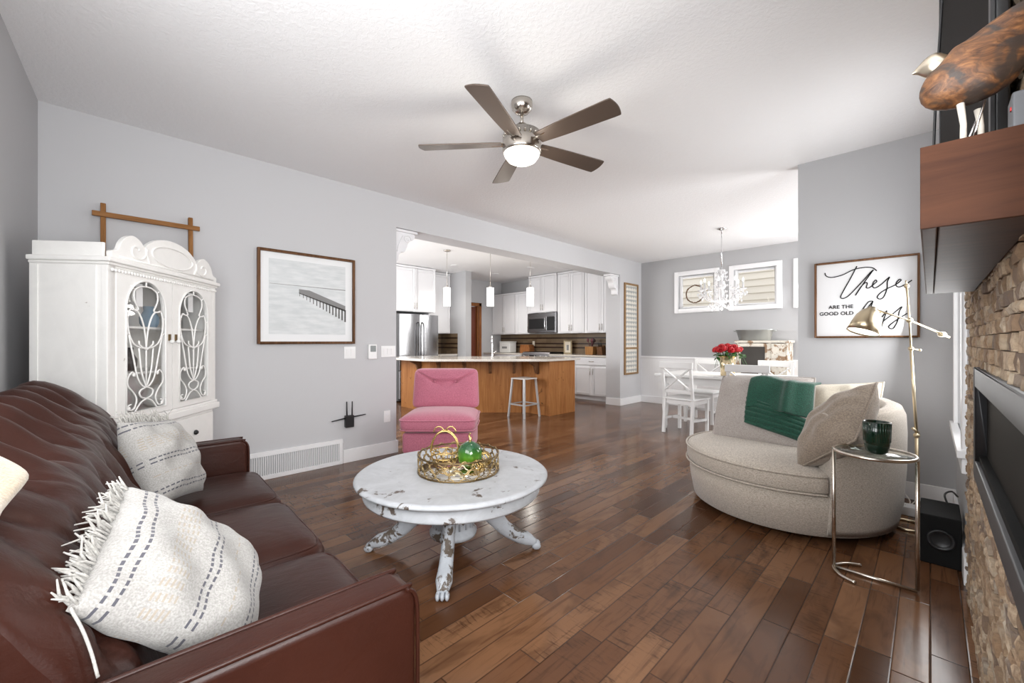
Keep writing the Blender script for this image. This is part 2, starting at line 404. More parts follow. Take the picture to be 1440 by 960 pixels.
# right side: recess beside the photographer, chimney breast, window wall
w = MB(); w.box(.92, 1.05, -.7, .9, 0, .62); w.box(.92, 1.05, -.7, .9, 2.35, H); w.box(.92, 1.05, -.7, -.4, .62, 2.35); w.box(.92, 1.05, .8, .9, .62, 2.35)
w.box(.147, 1.05, .9, 3.0, 0, H)
w.box(.132, .30, 3.0, 3.2, 0, H); w.box(.132, .30, 4.12, 4.5, 0, H); w.box(.132, .30, 3.2, 4.12, 0, .64); w.box(.132, .30, 3.2, 4.12, 2.32, H)
struct(w.build('wall_right', M['wall']))
w = MB(); w.box(.112,.134,3.11,3.2,.58,2.4); w.box(.112,.134,4.12,4.21,.58,2.4); w.box(.112,.134,3.11,4.21,2.32,2.4); w.box(.095,.14,3.09,4.23,.6,.64); w.box(.112,.134,3.11,4.21,.52,.6); w.box(.2,.235,3.2,4.12,1.45,1.5); w.box(.2,.235,3.2,3.25,.64,2.32); w.box(.2,.235,4.07,4.12,.64,2.32)
wn = struct(w.build('window_2', M['trim'], bevel=.004)); MB().box(.215,.219,3.25,4.07,.64,2.32).build('pane', M['glass'], wn)
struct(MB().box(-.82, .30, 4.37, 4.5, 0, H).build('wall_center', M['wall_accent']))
# dining room right wall with a patio door
w = MB(); w.box(1.9,2.05,4.5,5.0,0,H); w.box(1.9,2.05,7.2,YB,0,H); w.box(1.9,2.05,5.0,7.2,2.12,H); w.box(.30,1.9,4.37,4.5,0,H)
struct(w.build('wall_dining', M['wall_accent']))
w = MB(); w.box(1.88,1.95,5.0,5.08,0,2.12); w.box(1.88,1.95,7.12,7.2,0,2.12); w.box(1.88,1.95,6.05,6.15,0,2.12); w.box(1.88,1.95,5.0,7.2,2.04,2.12); w.box(1.88,1.95,5.0,7.2,0,.08)
dr = struct(w.build('door_2', M['trim'])); MB().box(1.915,1.92,5.08,7.12,.08,2.04).build('pane', M['glass'], dr)
# back wall with three high windows
wins = [(-3.38,-2.59),(-2.43,-1.65),(-1.50,-.72)]; zt, zb = 2.475, 1.715; cs = .075
w = MB(); w.box(-8.3, wins[0][0]+cs, YB, YB+.16, 0, H)
for i, (a, b) in enumerate(wins):
    w.box(a+cs, b-cs, YB, YB+.16, 0, zb+cs); w.box(a+cs, b-cs, YB, YB+.16, zt-cs, H)
    nx = wins[i+1][0]+cs if i < 2 else 2.05
    w.box(b-cs, nx, YB, YB+.16, 0, H)
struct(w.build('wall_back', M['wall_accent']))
for i, (a, b) in enumerate(wins):
    w = MB(); y0, y1 = YB-.022, YB+.002
    w.box(a,a+cs,y0,y1,zb,zt); w.box(b-cs,b,y0,y1,zb,zt); w.box(a+cs,b-cs,y0,y1,zt-cs,zt); w.box(a+cs,b-cs,y0,y1,zb,zb+cs)
    q = .04; x0, x1, z0, z1 = a+cs, b-cs, zb+cs, zt-cs
    w.box(x0,x0+q,YB+.05,YB+.1,z0,z1); w.box(x1-q,x1,YB+.05,YB+.1,z0,z1); w.box(x0+q,x1-q,YB+.05,YB+.1,z1-q,z1); w.box(x0+q,x1-q,YB+.05,YB+.1,z0,z0+q)
    wn = struct(w.build('window_%d' % (i+3), M['trim'], bevel=.003)); MB().box(x0+q,x1-q,YB+.072,YB+.076,z0+q,z1-q).build('pane', M['glass'], wn)
# kitchen walls
struct(MB().box(-8.3,-8.1,1.0,6.08,0,H).box(-8.3,-8.1,6.9,YB,0,H).box(-8.3,-8.1,6.08,6.9,2.08,H).build('wall_kitchen', M['wall']))
struct(MB().box(-8.3,XL-.3,1.0,1.15,0,.9).box(-8.3,XL-.3,1.0,1.15,2.3,H).box(-8.3,-7.5,1.0,1.15,.9,2.3).box(-4.9,XL-.3,1.0,1.15,.9,2.3).build('wall_kitchen_near', M['wall']))
struct(MB().box(-8.1,-7.2,5.76,5.92,0,H).build('wall_pantry', M['wall_accent']))
# pantry doorway with wooden casing
w = MB(); w.box(-8.1,-8.075,6.0,6.08,0,2.16); w.box(-8.1,-8.075,6.9,6.98,0,2.16); w.box(-8.1,-8.075,6.0,6.98,2.08,2.16); w.box(-8.26,-8.1,6.86,6.9,0,2.08); w.box(-8.26,-8.1,6.08,6.12,0,2.08)
dr = struct(w.build('door_1', M['door_wood'], bevel=.004))
lf = MB().box(-8.2,-8.16,6.12,6.86,0.005,2.07)
for zz in ((.2,.95),(1.1,1.95)): lf.box(-8.165,-8.15,6.24,6.74,zz[0],zz[1])
lf = lf.build('door_leaf', plain('door_stain', (.16,.04,.018), .35), dr, bevel=.006); MB().sphere((-8.125,6.2,1.0), .03).build('door_handle', M['brass'], dr)
# wainscot in the dining room
t = NT('beadboard'); p = t.xyz(t.co()); fr = t.math('FRACT', t.math('MULTIPLY', p[0], 20.0)); gr = t.math('LESS_THAN', fr, .1)
t.set(color=(.83,.83,.84), rough=.4, normal=t.bump(t.math('SUBTRACT', 1.0, gr), .5, .004)); M['bead'] = t.m
w = MB().box(XL+.003, 1.9, YB-.014, YB, .0, .87)
struct(w.build('trim_1', M['bead'])); struct(MB().box(XL+.003,1.9,YB-.035,YB,.87,.905).build('trim_2', M['trim'], bevel=.005))
def base(name, x0, x1, y0, y1, h=.13): return struct(MB().box(x0,x1,y0,y1,0,h).build(name, M['trim'], bevel=.004))
base('baseboard_back', XL+.016, 1.9, YB-.03, YB-.014)
base('baseboard_left', XL, XL+.016, 1.72, 2.316); base('baseboard_left_2', XL, XL+.016, -.1, .83)
base('baseboard_jamb', XL-.3, XL, 6.874, 6.89); base('baseboard_far', XL, XL+.016, 6.874, YB-.03); base('baseboard_near_jamb', XL-.3, XL, 2.30, 2.316)
base('baseboard_center', -.82, .132, 4.354, 4.37); base('baseboard_right', .116, .132, 3.0, 4.354)
struct(MB().box(0,2.9,0,.016,0,.13,Mn).build('baseboard_near', M['trim']))
# house next door seen through the high windows
w = MB().box(-9,3,10.2,10.3,0,6)
for k in range(40): w.prism([(10.2,k*.15),(10.17,k*.15),(10.2,k*.15+.15)], -9, 3, 'yz')
struct(w.build('exterior_wall', M['siding']))

# ------------------------------------------------------------------ fireplace
w = MB(); z = 0.0; FY0, FY1 = .92, 2.98
IY0, IY1, IZ0, IZ1 = .95, 2.2, .716, 1.10; MY0, MY1, MZ0, MZ1 = 1.03, 2.45, 1.387, 1.53
R = random.Random(3)
while z < H-.01:
    h = min(R.uniform(.018,.044), H-z); y = FY0
    while y < FY1-.004:
        l = min(R.uniform(.022,.10), FY1-y)
        zc, yc = z+h/2, y+l/2
        if not (IY0-.0 < yc < IY1+.0 and IZ0 < zc < IZ1):
            dep = R.uniform(.004,.020); e = .0025
            y0, y1 = y+e*.5, y+l-e*.5; z0, z1 = z+e*.5, z+h-e*.5
            if IZ0 < zc < IZ1: y0 = max(y0, IY1) if yc > IY1 else y0
            j = lambda s=.006: R.uniform(-s, s)
            nn = max(2, int(l/.03)); vs = []
            xb = .148
            front = [[(.138-dep+j(.003), y0+(y1-y0)*i/nn+(0 if i in (0,nn) else j(.003)), z0+(z1-z0)*k/2+(0 if k != 1 else j(.003))) for i in range(nn+1)] for k in range(3)]
            for k in (0,2):
                for i in range(nn+1): front[k][i] = (front[k][i][0]+.002, front[k][i][1], front[k][i][2])
            vs = [p for r in front for p in r]; m = nn+1
            fs = [(k*m+i, k*m+i+1, (k+1)*m+i+1, (k+1)*m+i) for k in range(2) for i in range(nn)]
            b = len(vs); ring = [k for k in range(m)]+[m+nn, 2*m+nn]+[2*m+i for i in range(nn-1,-1,-1)]+[m]
            vs += [(xb, vs[q][1], vs[q][2]) for q in ring]
            fs += [(ring[i], ring[(i+1)%len(ring)], b+(i+1)%len(ring), b+i) for i in range(len(ring))]
            w.add(vs, fs, False)
        y += l
    z += h
st = w.build('wall_stone', M['stone'], weld=False); struct(st)
fp = thing('fireplace_insert', 'long black linear gas fireplace set into the tan stone wall', 'fireplace', (.13,1.575,.716))
w = MB(); hw = .625; hh = .384; bd = .065
w.box(-.022,.016,-hw,-hw+bd,0,hh); w.box(-.022,.016,hw-bd,hw,0,hh); w.box(-.022,.016,-hw+bd,hw-bd,hh-bd,hh); w.box(-.022,.016,-hw+bd,hw-bd,0,bd)
w.build('frame', M['gunmetal'], fp, bevel=.003)
MB().box(.006,.010,-hw+bd,hw-bd,bd,hh-bd).build('glass_pane', M['brick_black'], fp)
MB().box(-.012,.006,-hw+bd,hw-bd,bd,bd+.02).build('lower_ledge', M['black_matte'], fp)
mt = thing('mantel_shelf', 'thick dark wooden beam mantel on the stone wall under the television', 'mantel', (.055,1.74,MZ0))
ml = (MY1-MY0)/2
MB().box(-.045,.068,-ml,ml,0,.143).build('beam', M['mantel_wood'], mt, bevel=.003)
MB().box(-.0675,.068,-ml-.004,-ml-.0002,.0,.143).build('end_board', M['mantel_wood'], mt, bevel=.001)
MB().box(-.0675,-.0455,-ml,ml,.0,.143).build('face_board', M['mantel_wood'], mt, bevel=.003)
tv = thing('television', 'large black flat television angled out above the wooden mantel', 'television', (.060,1.80,1.531), math.radians(3.0))
MB().box(0,.02,-.56,.56,.03,1.03).build('casing', M['black'], tv, bevel=.004)
w = MB(); w.box(-.006,0,-.56,-.54,.03,1.03); w.box(-.006,0,.535,.56,.03,1.03); w.box(-.006,0,-.54,.535,1.01,1.03); w.box(-.006,0,-.54,.535,.03,.05); w.build('bezel', plain('dark_bezel', (.03,.03,.032), .4), tv)
MB().box(-.003,.0,-.54,.535,.05,1.01).build('screen', plain('tv_screen', (.010,.008,.007), .7, spec=.08), tv)
for s in (-.40,.40): MB().bar((.012,s,.03),(.012,s,.0),.02,.05).build('foot', M['black'], tv)
cb = MB().tube(catmull([(.008,1.42,1.532),(.006,1.42,1.62),(.009,1.42,1.75),(.02,1.42,2.0),(.026,1.42,2.2),(.045,1.45,2.4),(.05,1.5,2.485)], 6), .003, 6).build('television_cable', M['black']); tag(cb, 'thin black cable hanging in front of the television onto the mantel', 'cable')
# wooden bird on the mantel
bd = thing('bird_sculpture', 'carved wooden bird with pale metal head standing on the mantel end', 'sculpture', (.028,1.085,1.531))
t = NT('driftwood_bird'); n = t.noise(t.map(t.co(), (6,6,10)), 5, 5, .6, 2.0); n2 = t.noise(t.map(t.co(), (5,5,5), (0,.9,0)), 4, 3, .5, .8)
col = t.ramp(n, [(.3,(.04,.017,.009)),(.5,(.13,.055,.022)),(.7,(.27,.12,.045))]); col = t.mix(t.ramp(n2, [(.52,0.0),(.6,.9)]), col, (.035,.027,.023))
t.set(color=col, rough=.45, normal=t.bump(n, .3, .004)); M['birdwood'] = t.m
def birdpt(px, py, yoff=0):
    a = (px-720)/FPX; Y = 1.085; D = Y/math.sqrt(.5)/(1+a); return Vector((Y*(a-1)/(a+1)-.028, yoff, EYE+D*(480-py)/FPX-1.531))
loft = [(1296,122,8,.010),(1303,122,26,.020),(1318,121,38,.030),(1338,116,42,.036),(1358,106,46,.037),(1378,93,48,.034),(1398,76,42,.029),(1420,50,34,.022),(1445,22,25,.015),(1470,-2,16,.008),(1482,-14,5,.003)]
rings = []
for i, (px, py, hr, th) in enumerate(loft):
    c = birdpt(px, py); k0 = birdpt(*loft[max(i-1,0)][:2]); k1 = birdpt(*loft[min(i+1,len(loft)-1)][:2]); d = (k1-k0).normalized(); up = Vector((0,-1,0)).cross(d).normalized()
    if up.z < 0: up = -up
    rings.append((c, up*(hr*.715/FPX), Vector((0,th,0))))
w = MB()
w.grid(lambda u, v: (lambda r: r[0]+r[1]*math.sin(2*PI*u)*(1+.04*math.sin(9*v+4*u))+r[2]*math.cos(2*PI*u))(rings[int(round(v*(len(rings)-1)))]), 20, len(rings)-1, wrap_u=True)
w.f.append(tuple(range(20))); w.sm.append(True); w.build('body', M['birdwood'], bd, sub=1)
w = MB(); hd = [(1283,104,1.5,.002),(1290,100,5,.005),(1299,97,13,.012),(1309,95,19,.019),(1322,93,21,.021),(1338,94,14,.016)]
hr = [(birdpt(a,b), Vector((0,0,c*.73/FPX)), Vector((0,d,0))) for a,b,c,d in hd]
w.grid(lambda u, v: (lambda r: r[0]+r[1]*math.sin(2*PI*u)+r[2]*math.cos(2*PI*u))(hr[int(round(v*(len(hr)-1)))]), 16, len(hr)-1, wrap_u=True)
w.build('head', plain('champagne_metal', (.66,.58,.46), .3, 1), bd, sub=1)
for x, yo in ((1350,-.012),(1376,.012)):
    a = birdpt(x, 150, yo); b = birdpt(x+4, 193, yo); b.z = .001
    MB().tube([a, (a+b)/2+Vector((.002,0,0)), b], [.0052,.0042,.0046], 8).build('leg', plain('pale_leg_%d' % x, (.75,.7,.62), .4), bd)
for x0, x1, yo in ((1382,1356,.018),(1384,1366,-.016)):
    a = birdpt(x0,146,yo); b = birdpt(x1,192,yo); b.z = .001; MB().tube([a,b], .0018, 6).build('brace', M['chrome'], bd)

bx = thing('media_box', 'small grey media box with a red light on the mantel behind the wooden bird', 'media box', (.112,1.125,1.531))
MB().box(-.014,.012,-.03,.03,.0,.08).build('case', plain('grey_box', (.12,.125,.135), .5), bx, bevel=.003); MB().box(-.0155,-.014,-.02,-.014,.052,.058).build('indicator', plain('red_dot', (.6,.02,.02), .4), bx)

# ------------------------------------------------------------------ sofa
sf = thing('leather_sofa', 'three seat brown leather sofa with tufted back along the near wall', 'sofa', (-1.921,.17,0), -math.radians(2.8))
SW = 1.035; AW = .095
w = MB().box(-SW+.02, SW-.02, -.41, .40, .12, .30); w.build('base', M['leather'], sf, bevel=.012)
for sx in (-1, 1):
    for sy in (-.34, .36): MB().lathe([(.016,0),(.026,.12)], 12, Matrix.Translation((sx*.9, sy, 0))).build('leg', M['frame_wood'], sf)
def arm(s):
    x0, x1 = (SW-AW, SW)
    prof = [(-.43,.12),(.43,.12),(.43,.575),(.42,.605),(.39,.618),(-.36,.618),(-.43,.60)]
    w = MB().prism([(y,z) for y,z in prof], s*x0, s*x1, 'yz')
    a = w.build('arm', M['leather'], sf, bevel=.022, bseg=4)
    for xx in (x1-.006, x0+.006):
        pts = [(s*xx,-.40,.602),(s*xx,-.2,.614),(s*xx,.36,.614),(s*xx,.40,.607),(s*xx,.424,.585),(s*xx,.431,.53),(s*xx,.431,.35),(s*xx,.431,.16)]
        MB().tube(catmull(pts,5), .0055, 8).build('piping', M['leather'], a)
arm(1); arm(-1)
cw = (2*(SW-AW))/3
for i in range(3):
    x0 = -(SW-AW)+cw*i; xc = x0+cw/2; hx = cw/2-.003; yb, yf = -.12, .475; hyy = (yf-yb)/2; yc = (yf+yb)/2
    def seat(u, v, xc=xc, hx=hx):
        # closed superellipsoid cushion
        q = 2*PI*u; ph = PI*(v-.5); e = .22
        cs = lambda a, p: math.copysign(abs(math.cos(a))**p, math.cos(a)); sn = lambda a, p: math.copysign(abs(math.sin(a))**p, math.sin(a))
        X = cs(ph,.35)*cs(q,e); Y = cs(ph,.35)*sn(q,e); Z = sn(ph,.7)
        dome = .022*(1-X*X)*(1-Y*Y) if Z > 0 else 0
        wr = .0025*math.sin(40*X+6*Y*Y)*max(0, Y)**2*(1 if Z > 0 else 0)
        return (xc+hx*X, yc+hyy*Y, .375+.075*Z+dome+wr)
    c = MB().grid(seat, 56, 28, wrap_u=True).build('seat_cushion', M['leather'], sf)
    for sg_ in (1, -1):
        ring_ = []
        for k in range(72):
            q = 2*PI*k/72; e = .22; m_ = math.cos(.62)**.35
            ring_.append((xc+hx*m_*math.copysign(abs(math.cos(q))**e, math.cos(q)), yc+hyy*m_*math.copysign(abs(math.sin(q))**e, math.sin(q)), .375+sg_*.075*math.sin(.62)**.7+.001))
        MB().tube(ring_, .0045, 7, closed=True).build('piping', M['leather'], c)
# tufted backrest
buttons = []
for r_, zt_ in enumerate((.30,.62)):
    for k in range(9):
        x = -.84+.212*k+(.106 if r_ else 0)
        if x < .86: buttons.append((x, zt_))
prof = [(-.02,.42),(-.045,.50),(-.08,.60),(-.135,.71),(-.20,.80),(-.27,.875),(-.335,.93),(-.385,.955),(-.425,.94),(-.44,.88),(-.44,.70),(-.44,.30)]
pc = catmull([(0,a,b) for a,b in prof], 6)
acc = [0]
for i in range(1,len(pc)): acc.append(acc[-1]+(pc[i]-pc[i-1]).length)
def pat(v):
    d = v*acc[-1]
    for i in range(1,len(acc)):
        if acc[i] >= d-1e-9:
            f = (d-acc[i-1])/max(acc[i]-acc[i-1],1e-9); p = pc[i-1].lerp(pc[i], f); tg = (pc[i]-pc[i-1]).normalized(); return p, Vector((0,tg.z,-tg.y)) , d
def backfn(u, v):
    HX = SW-AW+.004; x = -HX-.06+(2*HX+.06)*u; p, nrm, d = pat(v); nrm = nrm if nrm.y > 0 or d > .6 else -nrm
    edge = min(1, max(0,min(HX-x, x+HX+.06)/.10)); rnd_ = 1-(1-edge)**2.2
    front = max(0, min(1, (.80-d)/.12))*max(0,min(1,d/.06))
    md = 9
    for bx_, bz in buttons: md = min(md, math.hypot((x-bx_)*1.0, d-bz*.95))
    puff = .052*(1-math.exp(-(md/.085)**2))*max(.12, min(1, (.80-x)/.30))
    crease = 0
    for bx_, bz in buttons:
        for (dx, dz) in ((.106,.30),(-.106,.30),(.106,-.30),(-.106,-.30)):
            L = math.hypot(dx,dz); ex_, ez = dx/L, dz/L; rx, rz = x-bx_, d-bz*.95; al = rx*ex_+rz*ez
            if 0 < al < L*.62: pr = abs(rx*ez-rz*ex_); crease = max(crease, (1-al/(L*.62))*math.exp(-(pr/.014)**2))
    wr = .004*math.sin(38*d+9*math.sin(6*x)+3*x)*front*math.exp(-md*3)
    top = .018*math.cos((x/.212)*2*PI)*max(0, 1-abs(d-.72)/.2)
    off = front*(puff-.022*crease+wr)+top
    sh = (1-rnd_)
    q = p+nrm*off
    cen = Vector((0,-.33,.62)); q = q.lerp(Vector((0,q.y*.6+cen.y*.4,q.z-.10)), sh*.55)
    return (x, q.y, q.z)
bk = MB().grid(backfn, 150, 84)
nb = len(bk.v); n1 = 151
bk.f.append(tuple(j*n1 for j in range(85))); bk.sm.append(False); bk.f.append(tuple(j*n1+150 for j in range(84,-1,-1))); bk.sm.append(False)
bko = bk.build('backrest', M['leather'], sf)
for bx_, bz in buttons:
    p, nrm, d = pat(bz*.95/acc[-1]); nrm = nrm if nrm.y > 0 else -nrm
    c = p+nrm*.006
    MB().sphere((0,0,0), .0155, 12, (1,1,.55)).build('button', M['leather'], bko, loc=(bx_, c.y, c.z), rot=(-math.atan2(nrm.y, nrm.z),0,0))

def basis(n, imgdir, ray):
    n = Vector(n).normalized(); ray = Vector(ray).normalized()
    w_ = RIGHT*imgdir[0]-UP*imgdir[1]; tt = -w_.dot(n)/ray.dot(n); v = (w_+ray*tt).normalized(); u = v.cross(n).normalized()
    m = Matrix((u, v, n)).transposed().to_4x4(); return m
def pillow_mb(wd, ht, th, pinch=.07, seed=0, nn=30, wrinkle=.006, box=0):
    R = random.Random(seed); ph = [R.uniform(0,6) for _ in range(6)]
    w = MB()
    for sgn in (1,-1):
        def fn(a, b):
            u, v = 2*a-1, 2*b-1
            e = ((1-abs(u)**2.4)*(1-abs(v)**2.4)); e = max(e,0)**.5
            x = u*wd/2*(1-pinch*(1-v*v)*abs(u)); y = v*ht/2*(1-pinch*(1-u*u)*abs(v))
            cr = wrinkle*(math.sin(7*u+5*v+ph[0])+math.sin(11*v-6*u+ph[1])*.7+math.sin(15*u*v+ph[2])*.6)*e
            return (x, y, sgn*(th/2*e+box)+cr*(1 if sgn > 0 else .6)*min(1,e*3))
        w.grid(fn, nn, nn)
    return w
def put(o, c, m): o.matrix_world = Matrix.Translation(Vector(c)) @ m
# near pillow: lying against the back at the photographer's end
pil = thing('throw_pillow', 'large cream linen pillow with dark stripes and a fringed edge nearest the camera', 'pillow', group='striped fringed pillows on the leather sofa')
body = pillow_mb(.395,.36,.16,.03,1,40,.0065).build('cover', M['linen'], pil)
def fringe(h, wd, seed, length=.055, cnt=95):
    R = random.Random(seed); w = MB()
    for i in range(cnt):
        v = -h/2+h*i/(cnt-1); l = length*R.uniform(.6,1.3); a = R.uniform(-.5,.5); b = R.uniform(-.35,.35)
        p0 = Vector((-wd/2+.012, v*.97, R.uniform(-.008,.008))); p1 = p0+Vector((-l*.6, l*.5*math.sin(a), l*.4*math.sin(b)+.004)); p2 = p0+Vector((-l, l*math.sin(a), l*math.sin(b*2)))
        w.tube([p0,p1,p2], [.0024,.0027,.0013], 5)
    return w
fr = fringe(.35,.395,5,.045,120).build('fringe', M['fringe'], pil); fr['kind'] = 'stuff'
MB().tube(catmull([(-.185,-.170,.0),(-.195,-.185,.010),(-.165,-.205,.004),(-.13,-.225,-.010),(-.095,-.245,-.028)],5), .0025, 6).build('loose_thread', M['fringe'], pil)
pil.rotation_mode = 'QUATERNION'
pn = Vector((.39,.65,.64)).normalized(); pv = Vector((-.35,.093,.12)); pv = (pv-pn*pv.dot(pn)).normalized(); pu = pv.cross(pn)
pil.location = Vector((-1.215,.135,.665))+pu*.022; pil.rotation_quaternion = Matrix((pu, pv, pn)).transposed().to_quaternion()
p2 = thing('throw_pillow', 'smaller striped linen pillow standing beside the far arm of the leather sofa', 'pillow', group='striped fringed pillows on the leather sofa')
pillow_mb(.37,.37,.19,.06,2,34,.008).build('cover', M['linen'], p2)
fr = fringe(.35,.37,9,.05,60).build('fringe', M['fringe'], p2); fr['kind'] = 'stuff'
p2.rotation_mode = 'QUATERNION'; nv = Vector((.42,.80,.42)).normalized(); vv = Vector((-.1,.1,.9)); vv = (vv-nv*vv.dot(nv)).normalized()
uu = vv.cross(nv); mm = Matrix((vv, -uu, nv)).transposed()
p2.location = W(231,646,1.80); p2.rotation_quaternion = Matrix((-vv, uu, nv)).transposed().to_quaternion()
# beige throw over the sofa back
def throwfn(u, v):
    x = .46+.36*u; d = .50+.42*(v); 
    dd = min(d/acc[-1], .999); p, nrm, _ = pat(dd); nrm = nrm if (nrm.y > 0 or d > .62) else -nrm
    if d > .62 and nrm.z < 0 and d < .8: nrm = -nrm
    rc = max(0, (.18-u))*1.0+0
    off = .075+.012*math.sin(9*u+3*v)+.006*math.sin(14*v)
    return (x-.03*math.sin(3*v), p.y+nrm.y*off, p.z+nrm.z*off)
# ------------------------------------------------------------------ china cabinet
cb = thing('china_cabinet', 'tall white distressed china cabinet with glass doors angled across the corner', 'cabinet', (-3.476,.2045,0), math.radians(142.9))
CWD, CD_ = .98, .35; x0, x1, yf, yk = -CWD/2, CWD/2, -CD_/2, CD_/2
cm = M['chippy_cab']
w = MB(); w.box(x0,x0+.025,yf+.03,yk,.74,1.60); w.box(x1-.025,x1,yf+.03,yk,.74,1.60); w.box(x0+.025,x1-.025,yk-.015,yk,.74,1.60); w.box(x0+.025,x1-.025,yf+.03,yk-.015,.74,.76); w.box(x0+.025,x1-.025,yf+.03,yk-.015,1.58,1.60)
w.box(x0,x0+.05,yf,yf+.03,.74,1.60); w.box(x1-.05,x1,yf,yf+.03,.74,1.60); w.box(x0+.05,x1-.05,yf,yf+.03,1.575,1.60)
w.box(x0+.02,x1-.02,yf+.008,yk,.40,.70)
cab = w.build('body', cm, cb, bevel=.003)
for s in (-1,1):
    w = MB(); xx = x1 if s > 0 else x0
    w.box(xx-.004*1,xx+.006*1,yf+.05,yf+.075,.76,1.58); w.box(xx-.004,xx+.006,yk-.04,yk-.015,.76,1.58); w.build('side_stile', cm, cb)
w = MB(); w.box(x0-.02,x1+.02,yf-.02,yk,.70,.742); w.box(x0-.01,x1+.01,yf-.01,yk,.741,.762); w.build('waist_moulding', cm, cb, bevel=.006, bseg=3)
w = MB(); w.box(x0-.02,x1+.02,yf-.025,yk,1.60,1.625); w.box(x0-.008,x1+.008,yf-.012,yk,1.585,1.601); w.build('crown_moulding', cm, cb, bevel=.006, bseg=3)
w = MB(); n = 44
for i in range(n): w.sphere((x0+.02+(CWD-.04)*i/(n-1), yf-.010, 1.562), .0105, 8, (1,.6,1))
w.build('beading', cm, cb)
# gallery and crest on top
crest = [(-.44,0),(-.44,.03),(-.40,.045),(-.38,.085),(-.345,.12),(-.30,.135),(-.255,.12),(-.225,.095),(-.20,.115),(-.14,.15),(-.05,.172),(.05,.172),(.14,.15),(.20,.115),(.225,.095),(.255,.12),(.30,.135),(.345,.12),(.38,.085),(.40,.045),(.44,.03),(.44,0)]
cp = [(p.x*1.09,p.y*1.08) for p in catmull([(a,b,0) for a,b in crest], 4)]
MB().prism([(a,1.625+b) for a,b in cp], yf-.012, yf+.012, 'xz').build('crest', cm, cb, bevel=.003)
w = MB()
w.tube([(.19*math.cos(q),yf-.014,1.625+.083+.062*math.sin(q)) for q in [2*PI*i/40 for i in range(40)]], .006, 8, closed=True)
for s in (-1,1):
    sp = [(s*(.305+.075*(1-i/30)*math.cos(2.6+i*.26)), yf-.014, 1.625+.068+.06*(1-i/30)*math.sin(2.6+i*.26)) for i in range(26)]
    w.tube(sp, .0055, 7); w.tube(catmull([(s*.21,yf-.014,1.64),(s*.235,yf-.014,1.69),(s*.225,yf-.014,1.72)],5), .006, 7)
w.tube([(-.43,yf-.014,1.637),(.43,yf-.014,1.637)], .005, 7)
w.build('carving', cm, cb)
w = MB()
for s in (-1,1): w.box(s*(CWD/2-.01)-.008, s*(CWD/2-.01)+.008, yf+.02, yk-.01, 1.625, 1.70)
w.box(x0+.01,x1-.01,yk-.025,yk-.009,1.625,1.70); w.build('gallery', cm, cb, bevel=.004)
# doors with arched openings
SP = [[(.27,.80),(.20,.86),(.22,.92),(.35,.95),(.5,.958),(.65,.95),(.78,.92),(.80,.86),(.73,.80)],
 [(.22,.92),(.11,.95)],[(.5,.958),(.5,1.0)],[(.78,.92),(.89,.95)],[(0,.72),(.06,.71)],[(1,.72),(.94,.71)],[(0,.60),(.08,.58)],[(1,.60),(.92,.58)]]
half = [[(.27,.80),(.30,.775),(.22,.765),(.12,.775),(.05,.70),(.08,.60),(.18,.52),(.34,.485),(.5,.48)],[(.13,.772),(.30,.755),(.42,.67),(.48,.56),(.5,.48)],
 [(.32,.535),(.34,.505),(.5,.465)],[(.07,.585),(.18,.42),(.28,.26),(.40,.19),(.5,.175)],[(.32,.48),(.38,.30),(.5,.175)],
 [(.5,.175),(.36,.155),(.33,.13),(.38,.10),(.5,.085)],[(.22,.265),(.16,.30),(.06,.26),(.06,.20),(.18,.15),(.26,.09),(.20,.025),(.09,.02),(.06,.05),(.13,.06)],[(.5,.085),(.36,.06),(.22,.0)]]
for h_ in half: SP.append(h_); SP.append([(1-a,b) for a,b in h_])
SP.append([(.5,.48),(.5,.175)])
